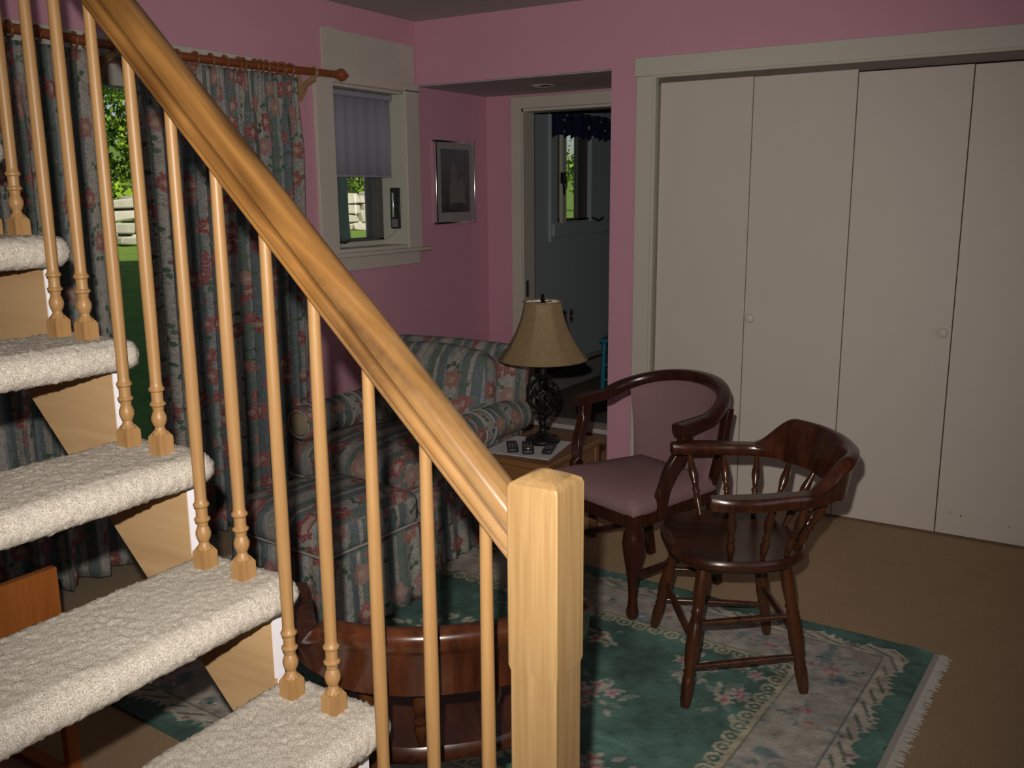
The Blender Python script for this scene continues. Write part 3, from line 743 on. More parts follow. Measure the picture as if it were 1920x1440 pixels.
ca = me.color_attributes.new('Col', 'FLOAT_COLOR', 'POINT')
ca.data.foreach_set('color', np.concatenate([rcol.reshape(-1, 3), np.ones((nx*ny, 1))], 1).astype(np.float32).ravel())
me.materials.append(M['rug']); me.shade_smooth()
o = bpy.data.objects.new('pile', me); C.objects.link(o); o.parent = rug
MB().box((-RL, 0, 0), (0, RW, .009)).build('backing', paint('rug edge', (.08, .16, .13), .9), rug)
for yy0, sgn in ((0, -1), (RW, 1)):
    fr = MB(); fr.box((-RL, yy0, .001), (0, yy0+sgn*.020, .007))
    x = -RL
    while x < 0:
        L = random.uniform(.022, .042); a = random.uniform(-.010, .010); w_ = random.uniform(.003, .006)
        y0 = yy0+sgn*.018
        fr.add([(x, y0, .003), (x+w_, y0, .003), (x+w_*.7+a, y0+sgn*L, .002), (x+a, y0+sgn*L, .002), (x+w_/2, y0, .009), (x+w_/2+a, y0+sgn*L*.9, .006)], [(0, 4, 5, 3), (4, 1, 2, 5), (3, 5, 2), (0, 1, 4)])
        x += w_*1.1
    o = fr.build('fringe', paint('cream fringe', (.44, .41, .37), .95, .15, .2, .1, 60), rug); o['kind'] = 'stuff'; o['label'] = 'cream knotted cotton fringe'

# ------------------------------------------------------------------ captain's chairs
def spindle_prof(L, r=.0115):
    f = L/.22
    pr_ = [(.55, 0), (.62, .06), (.95, .20), (1.05, .27), (.75, .34), (.62, .37), (.95, .395), (.95, .415), (.62, .44), (.85, .52), (1.15, .62), (1.1, .68), (.8, .78), (.58, .90), (.55, 1)]
    return [(a*r, b*L) for a, b in pr_]
def leg_prof(L):
    pr_ = [(.62, 0), (.80, .04), (.88, .12), (.90, .20), (.72, .225), (.92, .245), (.72, .27), (.90, .30), (1.08, .42), (1.0, .58), (.74, .64), (.95, .66), (.74, .685), (.82, .72), (.95, .80), (.9, 1.0)]
    return [(a*.021, b*L) for a, b in pr_]
def captain(loc, rz, label):
    t = empty('captains_chair', loc, rz, label, 'chair', "dark wooden captain's chairs")
    # seat
    nseg = 56; rings = []
    def outline(a, s_=1.0):
        x = .235*s_*(abs(cos(a))**.72)*(1 if cos(a) > 0 else -1); y = .215*s_*(abs(sin(a))**.72)*(1 if sin(a) > 0 else -1)
        if y < 0: x *= 1-.16*(y/.215)**2
        return x, y
    vs = []; fs = []
    levels = [(.0, .405), (.80, .400), (.95, .404), (1.0, .416), (1.0, .432), (.965, .443), (.88, .441), (.70, .433), (.45, .428), (.2, .428), (0, .43)]
    for s_, z in levels[1:-1]:
        for i in range(nseg):
            x, y = outline(2*PI*i/nseg, s_)
            zz = z + (.010*(max(0, y/.215)**2)*(1-min(1, abs(x)/.06)) if s_ < .9 and z > .42 else 0)
            vs.append((x, y, zz))
    k = len(levels)-2
    for j in range(k-1):
        for i in range(nseg): fs.append((j*nseg+i, j*nseg+(i+1) % nseg, (j+1)*nseg+(i+1) % nseg, (j+1)*nseg+i))
    fs.append(tuple(range(nseg))[::-1]); fs.append(tuple((k-1)*nseg+i for i in range(nseg)))
    MB().add(vs, fs).build('seat', M['mapleseat'], t, smooth=True, angle=50)
    feet = [(.262, .190), (-.262, .190), (-.195, -.190), (.195, -.190)]
    tops_ = [(.165, .125), (-.165, .125), (-.145, -.125), (.145, -.125)]
    def lp(i, z): f_ = z/.41; return Vector((feet[i][0]*(1-f_)+tops_[i][0]*f_, feet[i][1]*(1-f_)+tops_[i][1]*f_, z))
    for i in range(4):
        mt, L = between(lp(i, 0), lp(i, .41))
        MB().lathe(leg_prof(L), 16, mt).build('leg', M['mapleturn'], t, smooth=True, angle=50)
    def bar(a, b, r=.0095):
        mt, L = between(a, b)
        MB().lathe([(r*.75, 0), (r, L*.2), (r*1.15, L*.5), (r, L*.8), (r*.75, L)], 12, mt).build('stretcher', M['mapleturn'], t, smooth=True)
    for z in (.115,): bar(lp(0, z), lp(3, z)); bar(lp(1, z), lp(2, z))
    bar(lp(0, .185), lp(1, .185), .011); bar(lp(2, .185), lp(3, .185), .011)
    bar(lp(0, .24), lp(3, .24)); bar(lp(1, .24), lp(2, .24))
    # bow: two arms and the back in one curve
    def bow(a):                        # a in [-1,1] from left tip to right tip, 0 = middle of the back
        s_ = abs(a); sg = 1 if a >= 0 else -1
        if s_ < .62:
            th = s_/.62*PI/2; x = .275*sin(th)**.92; y = -.300+.215*(1-cos(th))
        else:
            f_ = (s_-.62)/.38; x = .275+.012*sin(f_*PI)+.012*f_; y = -.085+f_*.225
        return Vector((sg*x, y, 0))
    N = 64; pts = []; sc = []
    for i in range(N+1):
        a = -1+2*i/N; p = bow(a); p.z = .645; pts.append(p)
        s_ = abs(a); wd = 1.0 if s_ < .9 else 1.0-.30*((s_-.9)/.1)**2
        wd *= 1.0+.25*max(0, 1-abs(s_-.80)/.2)
        sc.append((wd, 1))
    ap = [(-.026, -.012), (-.021, -.020), (.021, -.020), (.026, -.012), (.027, .008), (.020, .019), (-.020, .019), (-.027, .008)]
    MB().sweep(pts, ap, sc).build('arm_bow', M['maple'], t, smooth=True, angle=50)
    # crest on top of the back of the bow
    pts = []; sc = []; up_ = []
    vs = []; fs = []; n_ = 12; NN = 56
    for i in range(NN+1):
        a = -.62+1.24*i/NN; p = bow(a); s_ = abs(a)/.62
        k_ = min(1, max(0, (s_-.50)/.36)); hgt = .006+.092*(1-k_*k_*(3-2*k_))
        e = .001
        tn = (bow(min(.999, a+e))-bow(a-e)).normalized(); nn = Vector((tn.y, -tn.x, 0))     # outward
        if nn.dot(p-Vector((0, -.05, 0))) < 0: nn = -nn
        th_ = .019 if s_ < .9 else .019*(1-(s_-.9)*6)
        th_ = max(th_, .006)
        lo = -.036*(1-k_)/max(hgt, .006)
        sec = [(-1.40, lo), (-1.40, 0), (-.75, .30), (-.6, .75), (-.35, .96), (.1, 1.03), (.9, 1.0), (1.6, .90), (1.9, .74), (1.7, .58), (1.46, .48), (1.46, lo)] if k_ < .98 else [(-.8, 0), (-.9, .08), (-.7, .35), (-.6, .75), (-.35, .96), (.1, 1.03), (.8, 1.0), (1.0, .90), (1.0, .75), (1.0, .60), (.95, .46), (.95, 0)]
        for q_, h_ in sec:
            lean = .028*max(0, h_)*hgt/.098
            vs.append(p+nn*(q_*th_+lean)+Vector((0, 0, .658+h_*hgt)))
    n_ = 12
    for i in range(NN):
        for j in range(n_): fs.append((i*n_+j, i*n_+(j+1) % n_, (i+1)*n_+(j+1) % n_, (i+1)*n_+j))
    fs.append(tuple(range(n_))); fs.append(tuple(NN*n_+j for j in range(n_))[::-1])
    MB().add(vs, fs).build('crest_rail', M['maple'], t, smooth=True, angle=60)
    for a in (-.90, -.70, -.50, -.29, -.10, .10, .29, .50, .70, .90):
        top_ = bow(a); top_.z = .645
        v = Vector((top_.x, top_.y)); ang = math.atan2(top_.y/.215, top_.x/.235)
        x, y = outline(ang, .86)
        if abs(a) > .65: y = top_.y*.8-.01; x = math.copysign(.195, a)
        mt, L = between((x, y, .43), top_)
        MB().lathe(spindle_prof(L, .0125), 12, mt).build('spindle', M['mapleturn'], t, smooth=True, angle=50)
    return t
captain((2.72, .87, .0135), math.radians(123-90), "dark captain's chair standing on the rug in front of the closet doors")
c2 = captain((1.482, 1.108, .0135), math.radians(44-90), "dark captain's chair right behind the balusters, seen from behind")

# ------------------------------------------------------------------ upholstered mahogany armchair
ua = empty('bow_back_armchair', (3.157, 1.389, .009), math.radians(156-90), 'mahogany bow-back armchair with mauve seat beside the lamp table', 'chair')
def seatpoly(s_=1.0, e=0):
    P = [(-.262, .245), (0, .262), (.262, .245), (.235, 0), (.200, -.215), (0, -.235), (-.200, -.215), (-.235, 0)]
    return [(x*s_, y*s_) for x, y in P]
def rounded(poly, n=6):
    P = [Vector((x, y, 0)) for x, y in poly]; P = P+[P[0]]; out = catmull(P, n)[:-1]; return [(p.x, p.y) for p in out]
fr = MB(); fp = [(-.262, .235), (-.255, .25), (0, .262), (.255, .25), (.262, .235), (.205, -.215), (-.205, -.215)]
fr.prism([(x*.985, y*.985) for x, y in fp], .345, .405); fr.build('seat_frame', M['mahog'], ua, bevel=.006)
vs = []; fs = []
OUT = []
for i in range(len(fp)):
    a, b = Vector(fp[i]), Vector(fp[(i+1) % len(fp)])
    k = max(1, int((b-a).length/.03))
    for j in range(k): OUT.append(a+(b-a)*j/k)
n = len(OUT); lv = [(.99, .395), (1.0, .402), (1.005, .412), (.995, .425), (.96, .438), (.88, .452), (.72, .465), (.5, .474), (.25, .478)]
for s_, z in lv:
    for p in OUT: vs.append((p.x*s_, p.y*s_, z))
for j in range(len(lv)-1):
    for i in range(n): fs.append((j*n+i, j*n+(i+1) % n, (j+1)*n+(i+1) % n, (j+1)*n+i))
fs.append(tuple((len(lv)-1)*n+i for i in range(n)))
MB().add(vs, fs).build('seat_cushion', M['mauve'], ua, smooth=True, angle=60)
for sx in (-1, 1):
    prf = [(.013, 0), (.021, .012), (.024, .030), (.019, .050), (.0155, .080), (.018, .13), (.026, .19), (.036, .25), (.041, .29), (.038, .32), (.028, .345), (.030, .352), (.032, .40)]
    o = MB().lathe(prf, 20).build('leg', M['mahog'], ua, smooth=True, angle=60); o.location = (sx*.232, .222, 0)
    MB().sweep([(sx*.19, -.26, 0), (sx*.188, -.225, .20), (sx*.188, -.205, .40), (sx*.215, -.225, .55), (sx*.235, -.235, .72)], [(-.016, -.016), (.016, -.016), (.016, .016), (-.016, .016)]).build('leg', M['mahog'], ua, bevel=.004)
    MB().sweep([(sx*.226, .20, .16), (sx*.19, -.22, .16)], [(-.008, -.012), (.008, -.012), (.008, .012), (-.008, .012)]).build('stretcher', M['mahog'], ua, bevel=.003)
    ar = catmull([(sx*.240, .105, .36), (sx*.246, .105, .44), (sx*.262, .085, .53), (sx*.278, .045, .61), (sx*.282, .030, .69)], 6)
    MB().sweep(ar, [(-.016, -.022), (.016, -.022), (.016, .022), (-.016, .022)], [1+.1*sin(i/len(ar)*PI) for i in range(len(ar))]).build('arm_support', M['mahog'], ua, bevel=.005)
def ubow(a):
    s_ = abs(a); sg = 1 if a >= 0 else -1
    if s_ < .70:
        th = s_/.70*PI/2; x = .280*sin(th)**.95; y = -.310+.23*(1-cos(th)); z = .792-.087*(1-cos(th))**1.0
    else:
        f_ = (s_-.70)/.30; x = .280+.010*f_; y = -.08+f_*.155; z = .705-.012*f_
    return Vector((sg*x, y, z))
pts = [ubow(-1+2*i/60) for i in range(61)]
sc = []
for i in range(61):
    s_ = abs(-1+2*i/60); sc.append((1+.25*max(0, (s_-.8)/.2), 1))
MB().sweep(pts, [(-.024, -.016), (-.020, -.021), (.020, -.021), (.024, -.016), (.025, .012), (.018, .020), (-.018, .020), (-.025, .012)], sc).build('arm_bow', M['mahog'], ua, smooth=True, angle=50)
# upholstered back
def ub(side):
    def f(u, v):
        a = (-.50+1.0*u)*(.86+.14*v); p = ubow(a); zt = p.z-.012; z = .40+(zt-.40)*v
        y = -.205+(p.y+.205)*v*(1.0); x = p.x*(.86+.14*v)
        cen = -.035*sin(v*PI)
        puff = (.022 if side > 0 else -.006)*(1-(2*u-1)**6)*(1-(2*v-1)**8)
        return (x, -.19+(p.y+.19)*v + (0 if v > 0 else 0)+puff + (.03*(2*u-1)**2)*(1-v), z)
    return f
mb = MB().grid(ub(1), 20, 16); mb.grid(ub(-1), 20, 16); mb.build('back_cushion', M['mauve'], ua, smooth=True, angle=0, fix=False)

# ------------------------------------------------------------------ side table, paper, lamp, remotes
TZ = .455
tb = empty('side_table', (3.345, 1.93, 0), 0, 'brown oak side table holding the lamp between two armchairs', 'table')
MB().box((-.265, -.19, TZ-.026), (.235, .165, TZ)).build('table_top', M['oaktable'], tb, bevel=.006)
MB().box((-.245, -.17, TZ-.10), (-.225, .15, TZ-.026)).box((.20, -.17, TZ-.10), (.22, .15, TZ-.026)).box((-.245, -.17, TZ-.10), (.22, -.152, TZ-.026)).box((-.245, .13, TZ-.10), (.22, .15, TZ-.026)).build('apron', M['oaktable'], tb, bevel=.003)
for x_ in (-.25, .19):
    for y_ in (-.175, .12):
        MB().box((x_, y_, 0), (x_+.035, y_+.035, TZ-.026)).build('leg', M['oaktable'], tb, bevel=.004)
pa = tag(MB().prism([(3.120, 2.075), (3.405, 2.090), (3.44, 1.825), (3.150, 1.775)], TZ+.0005, TZ+.0025).build('placemat', M['paper'], None), 'pale grey paper mat under the lamp and remotes', 'mat')
LX, LY = 3.375, 1.932
lamp = empty('table_lamp', (LX, LY, TZ+.0025), 0, 'black iron birdcage table lamp with tan bell shade', 'lamp')
MB().lathe([(0, 0), (.072, 0), (.076, .006), (.076, .014), (.070, .022), (.050, .028), (.034, .036), (.022, .046), (.015, .060), (.015, .075), (.020, .082), (.015, .092), (.012, .10)], 32, None, False).build('lamp_base', M['black'], lamp, smooth=True)
for i in range(8):
    pts = []
    for k in range(29):
        v = k/28; r = .012+.058*(sin(PI*v**.62))**.85 if 0 < v < 1 else .012
        a = 2*PI*i/8+v*2.6; pts.append((r*cos(a), r*sin(a), .10+.178*(1-v)+.0))
    MB().tube(pts, .0040, 8).build('cage_bar', M['black'], lamp, smooth=True)
for i in range(4):
    pts = []
    for k in range(25):
        v = k/24; r = .010+.048*(sin(PI*v**.62))**.85 if 0 < v < 1 else .012
        a = 2*PI*i/4-v*2.4+.3; pts.append((r*cos(a), r*sin(a), .10+.178*(1-v)))
    MB().tube(pts, .0030, 8).build('cage_bar', M['black'], lamp, smooth=True)
MB().lathe([(.010, .272), (.022, .278), (.034, .290), (.030, .296), (.014, .300), (.012, .33), (.016, .335), (.016, .375), (.006, .38)], 24).build('lamp_neck', M['black'], lamp, smooth=True)
MB().tube([(0, .0, .37), (.05, 0, .41), (.055, 0, .50), (.03, 0, .60), (0, 0, .612), (-.03, 0, .60), (-.055, 0, .50), (-.05, 0, .41), (0, 0, .37)], .0022, 6).build('harp', M['black'], lamp, smooth=True)
MB().lathe([(.004, .608), (.009, .614), (.011, .622), (.006, .630), (.009, .636), (.004, .644), (0, .646)], 14, None, False).build('finial', M['black'], lamp, smooth=True)
ns = 8
def shadef(rs_):
    def f(u, v):
        a = 2*PI*u; k = (u*ns) % 1.0; q_ = cos(PI/ns)/cos(2*PI/ns*(k-.5)) if True else 1
        prof_ = .082+(.192-.082)*(.30*v+.70*v**2.1)
        r = prof_*(.35+.65*q_)*rs_
        return (r*cos(a+.2), r*sin(a+.2), .612-v*.243)
    return f
MB().grid(shadef(1.0), 96, 20).build('lamp_shade', M['shade'], lamp, smooth=True, angle=0, fix=False)
MB().grid(shadef(.988), 48, 12).build('shade_lining', M['shade_in'], lamp, smooth=True, angle=0, fix=False)
for v, r, z in ((0, .082, .612), (1, .192, .369)):
    MB().tube([(r*.985*cos(a)*1.0, r*.985*sin(a), z) for a in np.linspace(0, 2*PI, 33)[:-1]], .0035, 6, True).build('shade_rim', M['shade'], lamp, smooth=True)
sp = MB()
for i in range(3): sp.tube([(0, 0, .609), (.08*cos(2.1*i), .08*sin(2.1*i), .606)], .002, 6)
sp.build('shade_spider', M['black'], lamp, smooth=True)
# remotes
def remote(x, y, rz, L, w_, label, kind):
    o = empty('remote_control', (x, y, TZ+.003), rz, label, 'remote', 'remote controls on the side table')
    MB().box((-w_/2, -L/2, 0), (w_/2, L/2, .019)).build('body', M['blackp'], o, bevel=.006, segs=3)
    for i in range(3):
        for j in range(4):
            bx, by = (i-1)*w_*.26, -L*.3+j*L*.13
            mt_ = Matrix.Translation((bx, by, .0185))
            MB().lathe([(.0035, 0), (.0033, .0016), (0, .0018)], 8, mt_, False).build('button', M['greyp'], o, smooth=True)
    return o
remote(3.215, 1.990, math.radians(-55), .135, .046, 'flat black remote control, leftmost of the three on the mat', 0)
r2 = remote(3.235, 1.925, math.radians(-58), .155, .050, 'black remote with a red and a white button, middle of the three', 1)
MB().lathe([(.006, 0), (.005, .004), (0, .005)], 12, Matrix.Translation((0, -.055, .018)), False).build('white_button', paint('white button', (.8, .8, .78)), r2, smooth=True)
MB().lathe([(.005, 0), (.0045, .004), (0, .005)], 12, Matrix.Translation((0, -.022, .018)), False).build('red_button', paint('red button', (.5, .05, .05)), r2, smooth=True)
remote(3.265, 1.838, math.radians(-72), .125, .042, 'small black remote lying at an angle, rightmost of the three', 2)

# ------------------------------------------------------------------ floral armchair and ottoman
ac = empty('floral_armchair', (3.24, 2.575, 0), 0, 'floral striped armchair with rolled arms in the corner by the window wall', 'armchair')
def softbox(a, b, r=.04, puff=.02, n=10):
    """rounded puffy box"""
    x0, y0, z0 = a; x1, y1, z1 = b; c = Vector(((x0+x1)/2, (y0+y1)/2, (z0+z1)/2)); h_ = Vector((x1-x0, y1-y0, z1-z0))/2
    mb = MB()
    def face(ax, sg):
        o1, o2 = [(1, 2), (2, 0), (0, 1)][ax]
        def f(u, v):
            p = [0, 0, 0]; p[ax] = sg; p[o1] = (2*u-1)*sg; p[o2] = 2*v-1
            # even spacing towards edges
            p = [math.copysign(abs(q_)**.8, q_) if i_ != ax else q_ for i_, q_ in enumerate(p)]
            q = Vector((p[0]*h_.x, p[1]*h_.y, p[2]*h_.z))
            inn = Vector([max(-(h_[i]-r), min(h_[i]-r, q[i])) for i in range(3)])
            d = q-inn
            if d.length > 1e-6: q = inn+d.normalized()*r
            pu = puff
            w_ = 1.0
            for i in range(3):
                if i != ax: w_ *= (1-(p[i])**2)
            q[ax] += sg*pu*w_
            return c+q
        return f
    for ax in range(3):
        for sg in (-1, 1): mb.grid(face(ax, sg), n, n)
    return mb
def weld(o):
    q = o.modifiers.new('w', 'WELD'); q.merge_threshold = .0008; return o
CF, CS = M['chair_floral'], M['chair_side']
piping = paint('cream piping', (.36, .34, .31), .8)
weld(softbox((-.36, -.42, .05), (.34, .40, .32), .03, .004).build('base', CF, ac, smooth=True, angle=0))
weld(softbox((-.44, -.31, .30), (.14, .31, .46), .045, .025).build('seat_cushion', CF, ac, smooth=True, angle=0))
bk = empty  # (back leans: build then rotate)
b1 = weld(softbox((-.08, -.40, 0), (.08, .36, .56), .05, .01).build('back_frame', CF, ac, smooth=True, angle=0)); b1.location = (.28, 0, .275); b1.rotation_euler = (0, math.radians(13), 0)
b2 = weld(softbox((-.075, -.315, 0), (.085, .30, .44), .055, .03).build('back_cushion', CF, ac, smooth=True, angle=0)); b2.location = (.14, 0, .375); b2.rotation_euler = (0, math.radians(13), 0)
for sy, nm in ((-1, 'r'), (1, 'l')):
    ya = sy*.375
    weld(softbox((-.26, ya-.05, .06), (.32, ya+.05, .50), .03, .004).build('arm_panel', CS, ac, smooth=True, angle=0))
    prof_ = [(cos(2*PI*i/24), sin(2*PI*i/24)) for i in range(24)]
    xs = np.linspace(-.30, .38, 40); pts = [(x, ya, .505) for x in xs]
    sc = [.080*(1+.012*math.sin(i*2.1)) for i in range(40)]; sc[0] = .070; sc[-1] = .06
    MB().sweep(pts, prof_, sc).build('rolled_arm', CS, ac, smooth=True, angle=60)
    MB().lathe([(0, .012), (.03, .010), (.050, .004), (.054, -.004)], 24, Matrix.Translation((-.302, ya, .505)) @ Matrix.Rotation(-PI/2, 4, 'Y'), False).build('arm_front', paint('tan arm front cotton', (.34, .27, .17), .85, .2, .2, .1, 20), ac, smooth=True)
    for rr_, xx in ((.062, -.303), (.083, -.24), (.083, -.02), (.083, .05)):
        MB().tube([(xx, ya+rr_*cos(a), .505+rr_*sin(a)) for a in np.linspace(0, 2*PI, 33)[:-1]], .0045, 6, True).build('piping', piping, ac, smooth=True)
# piping round seat cushion and skirt
def loop(x0, x1, y0, y1, z, r=.005, cr=.05):
    pts = []
    for cx, cy, a0 in ((x1-cr, y1-cr, 0), (x0+cr, y1-cr, PI/2), (x0+cr, y0+cr, PI), (x1-cr, y0+cr, 1.5*PI)):
        for a in np.linspace(a0, a0+PI/2, 6): pts.append((cx+cr*cos(a), cy+cr*sin(a), z))
    return MB().tube(pts, r, 6, True)
loop(-.452, .15, -.32, .32, .325).build('piping', piping, ac, smooth=True)
sk = []
def skirt(x0, x1, y0, y1, ztop, parent, mat, seed=0, zlow=.012):
    P = []; cr = .02; per = []
    for (ax_, ay_), (bx_, by_) in (((x0, y0), (x1, y0)), ((x1, y0), (x1, y1)), ((x1, y1), (x0, y1)), ((x0, y1), (x0, y0))):
        k = int(max(abs(bx_-ax_), abs(by_-ay_))/.012)
        for i in range(k):
            f_ = i/k; nx_, ny_ = (by_-ay_), -(bx_-ax_); L = math.hypot(nx_, ny_); per.append((ax_+(bx_-ax_)*f_, ay_+(by_-ay_)*f_, nx_/L, ny_/L, f_*L))
    n_ = len(per)
    def f(u, v):
        p = per[int(round(u*n_)) % n_]; w_ = (.003+.006*v)*math.sin(p[4]*70+seed)+.012*v
        return (p[0]+p[2]*w_, p[1]+p[3]*w_, ztop-(ztop-zlow)*v)
    return MB().grid(f, n_, 5).build('skirt', mat, parent, smooth=True, angle=0, solid=.004, fix=False)
skirt(-.365, .345, -.425, .405, .17, ac, CF)
ot = empty('floral_ottoman', (2.40, 2.295, .011), math.radians(-5), 'floral striped ottoman in front of the matching armchair', 'ottoman')
weld(softbox((-.235, -.255, .30), (.235, .255, .43), .035, .018, 12).build('cushion', CF, ot, smooth=True, angle=0))
weld(softbox((-.225, -.245, .06), (.225, .245, .315), .02, .003, 12).build('base', CF, ot, smooth=True, angle=0))
loop(-.236, .236, -.256, .256, .312, .005, .03).build('piping', piping, ot, smooth=True)
skirt(-.23, .23, -.25, .25, .30, ot, CF, 1)

# ------------------------------------------------------------------ curtains
def curtain(name, x0, x1, ztop, zbot, folds, amp, label, seed, x0b=None, x1b=None, head=True):
    x0b = x0 if x0b is None else x0b; x1b = x1 if x1b is None else x1b
    cu = empty(name, ((x0+x1)/2, Y1-.105, 0), 0, label, 'curtain')
    rng = random.Random(seed); ph = [rng.uniform(0, 6.28) for _ in range(6)]
    cx = (x0+x1)/2
    NU = int((x1-x0)/.0045)
    def f(u, v):
        xa = x0+(x1-x0)*u; xb = x0b+(x1b-x0b)*u; vv = min(1, v*1.0)
        th_ = 2*PI*folds*(u+.012*sin(9*u+ph[0]))
        k = min(1, max(0, (v-.04)/.12))
        body = amp*(sin(th_+.5*sin(3*v+ph[1]))+.35*sin(2.3*th_+ph[2]+v))
        pleat = .014*sin(th_*3)*(1 if sin(th_) > .0 else .35)
        y = body*k*(1+.15*v)+pleat*(1-k)
        x = xa+(xb-xa)*v+.010*k*cos(th_+ph[3])
        return (x-cx, y, ztop-(ztop-zbot)*v)
    W_ = (x1-x0)*1.75; H_ = ztop-zbot
    MB().grid(f, NU, 46, lambda u, v: (u*W_, -v*H_)).build('curtain_cloth', M['curtain'], cu, smooth=True, angle=0, fix=False, solid=.0015)
    MB().grid(lambda u, v: tuple(Vector(f(u, v))+Vector((0, .006, .0))) if v < .98 else tuple(Vector(f(u, .98))+Vector((0, .006, 0))), NU//2, 24).build('lining', M['lining'], cu, smooth=True, angle=0, fix=False)
    return cu
curtain('floral_curtain', 1.05, 2.255, 2.045, .055, 9, .036, 'left floral curtain hanging left of the bright gap, pulled back over the sliding door', 3, 1.05, 2.235)
curtain('floral_curtain', 2.365, 3.295, 2.050, .05, 13, .026, 'right floral curtain with pinch pleats beside the small window', 5, 2.365, 3.235)
cr_ = empty('curtain_rod', (0, 0, 0), 0, 'red-brown wooden curtain rod with rings above the sliding door', 'curtain rod')
RYY = Y1-.105
rp = [(.95, RYY, 2.085), (1.94, RYY, 2.082), (2.18, RYY, 2.077), (2.63, RYY, 2.070), (3.56, RYY, 2.090)]
MB().tube(catmull(rp, 4), .0165, 14).build('rod', M['rod'], cr_, smooth=True)
mt, L = between((3.55, RYY, 2.090), (3.66, RYY, 2.092))
MB().lathe([(.0165, 0), (.020, .008), (.020, .014), (.015, .018), (.026, .030), (.030, .045), (.024, .062), (.012, .070), (.009, .074), (.011, .080), (.010, .088), (0, .092)], 20, mt, False).build('finial', M['rod'], cr_, smooth=True)
def rodz(x):
    for i in range(len(rp)-1):
        if rp[i][0] <= x <= rp[i+1][0]: return rp[i][2]+(rp[i+1][2]-rp[i][2])*(x-rp[i][0])/(rp[i+1][0]-rp[i][0])
    return rp[-1][2]
rxs = [1.45, 1.62, 1.78, 1.93, 2.03, 2.10, 2.17, 2.22, 2.62, 2.71, 2.79, 2.865, 2.94, 2.965, 3.035, 3.065, 3.10, 3.15, 3.19, 3.205, 3.25]
for i, x in enumerate(rxs):
    MB().tube([(x+random.uniform(-.004, .004)*sin(a), RYY+.024*cos(a), rodz(x)-.004+.027*sin(a)) for a in np.linspace(0, 2*PI, 25)[:-1]], .0042, 8, True).build('ring', M['ringm'], cr_, smooth=True)
for x in (3.405, 2.33, 1.2):
    z = rodz(x)
    b = MB().sweep([(x, Y1-.001, z-.115), (x, Y1-.02, z-.09), (x, Y1-.05, z-.05), (x, RYY, z-.03)], [(-.011, -.012), (.011, -.012), (.011, .012), (-.011, .012)], [1.2, 1.1, .9, .9])
    b.tube([(x, RYY+.022*cos(a), z+.0+.022*sin(a)) for a in np.linspace(0, 2*PI, 21)[:-1]], .006, 8, True)
    b.box((x-.012, Y1-.012, z-.13), (x+.012, Y1-.0005, z-.0))
    b.build('bracket', M['bracket'], cr_, smooth=True, angle=40)

# ------------------------------------------------------------------ things seen under the stairs
dk = empty('wooden_panel_stand', (.93, 2.20, 0), 0, 'orange-brown wooden panel on a square leg standing behind the stairs', 'panel')
MB().box((-.60, -.012, .30), (.362, .012, .582)).build('panel', M['teak'], dk, bevel=.002)
MB().box((.335, -.014, 0), (.368, .014, .30)).build('leg', M['teak'], dk, bevel=.002)
MB().box((-.60, -.014, 0), (-.567, .014, .30)).build('leg', M['teak'], dk, bevel=.002)
MB().box((.30, .012, .0), (.34, .25, .02)).build('foot', M['teak'], dk, bevel=.002)
MB().box((-.56, .012, 0), (-.52, .25, .02)).build('foot', M['teak'], dk, bevel=.002)
bn = empty('storage_bin', (1.08, 2.60, 0), 0, 'dark blue plastic bin on the floor behind the wooden panel', 'bin')
MB().prism([(-.12, -.09), (.12, -.09), (.12, .12), (-.12, .12)], 0, .14).build('tub', M['bluebin'], bn, bevel=.01)
MB().box((-.13, -.10, .14), (.13, .13, .155)).build('rim', M['bluebin'], bn, bevel=.004)

# ------------------------------------------------------------------ outdoors
def ground(y): return -.15+.1*(y-3.6)
lw = MB(); nxg, nyg = 50, 60
lw.grid(lambda u, v: (-10+70*u, 3.6+50*v, ground(3.6+50*v)+.05*math.sin(u*60)*math.sin(v*47)*min(1, v*8)), nxg, nyg)
struct('lawn', lw, M['lawn'], fix=False, smooth=True)
sw_ = empty('stone_wall', (7.5, 13, 0), 0, 'dry stone wall of pale rough stones across the lawn', 'wall')
rng = random.Random(4)
for row in range(4):
    x = 0-.2*row
    while x < 12:
        L = rng.uniform(.20, .62); hgt = rng.uniform(.13, .22); z = ground(13)-.02+row*.19
        vs = []
        for sx in (0, 1):
            for sy in (-1, 1):
                for sz in (0, 1):
                    vs.append((x+.015+sx*(L-.03)+rng.uniform(-.04, .04), sy*.22+rng.uniform(-.07, .07), z+sz*hgt+rng.uniform(-.04, .04)))
        o = MB().add(vs, [(0, 1, 3, 2), (4, 6, 7, 5), (0, 4, 5, 1), (2, 3, 7, 6), (0, 2, 6, 4), (1, 5, 7, 3)]).build('stone', M['stone'], sw_, bevel=.03)
        x += L
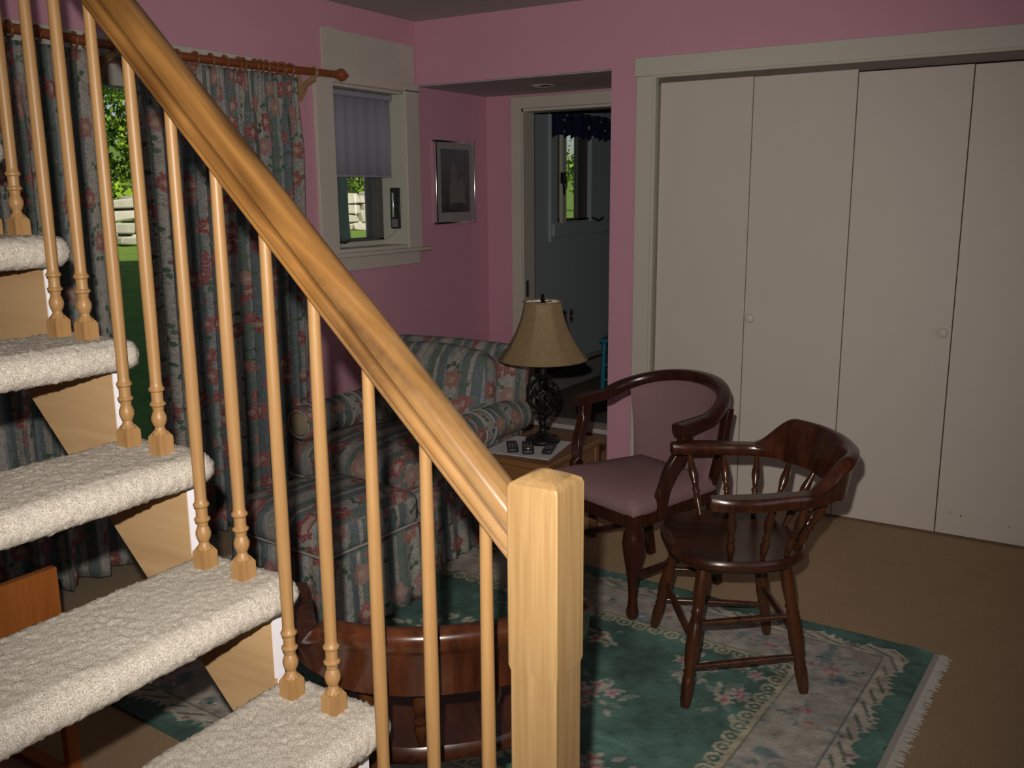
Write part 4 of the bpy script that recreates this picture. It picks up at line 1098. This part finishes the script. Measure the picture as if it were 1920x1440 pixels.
def tree(x, y, trunk_h, r, h0, h1, crown, n, leafmat, label, seed, group='trees beyond the stone wall', lean=0):
    rng = np.random.default_rng(seed); z0 = ground(y)-.05
    t = empty('tree', (x, y, z0), 0, label, 'tree', group)
    pts = [(0, 0, 0), (lean*.3, 0, trunk_h*.4), (lean, .05, trunk_h)]
    MB().tube(catmull(pts, 4), [r*1.25]+[r]*7+[r*.5], 12).build('trunk', M['bark'], t, smooth=True)
    if n:
        # leaves gathered in clumps
        nc = max(6, n//130); cc_ = rng.uniform(-1, 1, (nc, 3))*np.array([crown, crown, (h1-h0)/2])+np.array([lean, 0, (h0+h1)/2])
        ci = rng.integers(0, nc, n); P = cc_[ci]+rng.normal(0, .34, (n, 3))*np.array([1, 1, .45])
        A = rng.normal(0, 1, (n, 3)); A /= np.linalg.norm(A, axis=1)[:, None]; B = np.cross(A, rng.normal(0, 1, (n, 3))); B /= np.linalg.norm(B, axis=1)[:, None]
        s_ = rng.uniform(.05, .11, (n, 1))
        V = np.concatenate([P-A*s_, P+B*s_*.5, P+A*s_, P-B*s_*.5], 1).reshape(-1, 3)
        F = np.arange(n*4).reshape(-1, 4)
        mb = MB(); mb.v = V.tolist(); mb.f = F.tolist()
        o = mb.build('foliage', leafmat, t, fix=False); o['kind'] = 'stuff'
    return t
tree(11.75, 10.6, 7, .155, 5, 7, 1, 0, M['leaf'], 'dark bare tree trunk close outside the small window', 1, None)
tree(12.6, 16.6, 6, .12, .4, 7, 1.5, 9000, M['leaf'], 'bright green leafy tree straight beyond the curtain gap', 2)
tree(7.6, 18.6, 7, .16, .5, 9, 1.3, 6000, M['leafd'], 'dark green tree left of the bright leafy one', 3)
tree(14.0, 22.4, 7, .16, .5, 9, 2.0, 9000, M['leafd'], 'dark green tree far behind the bright leafy one', 4)
tree(18.6, 16.2, 6, .14, .4, 7, 1.5, 8000, M['leaf'], 'bright green tree seen through the small window', 5)
tree(22.6, 17.5, 7, .16, .5, 8, 1.5, 6000, M['leafd'], 'dark green tree furthest right along the stone wall', 6)
tree(26.0, 14.6, 5, .12, .6, 5, 1.5, 6000, M['leaf'], 'green leafy tree far beyond the window of the next room', 9, None)
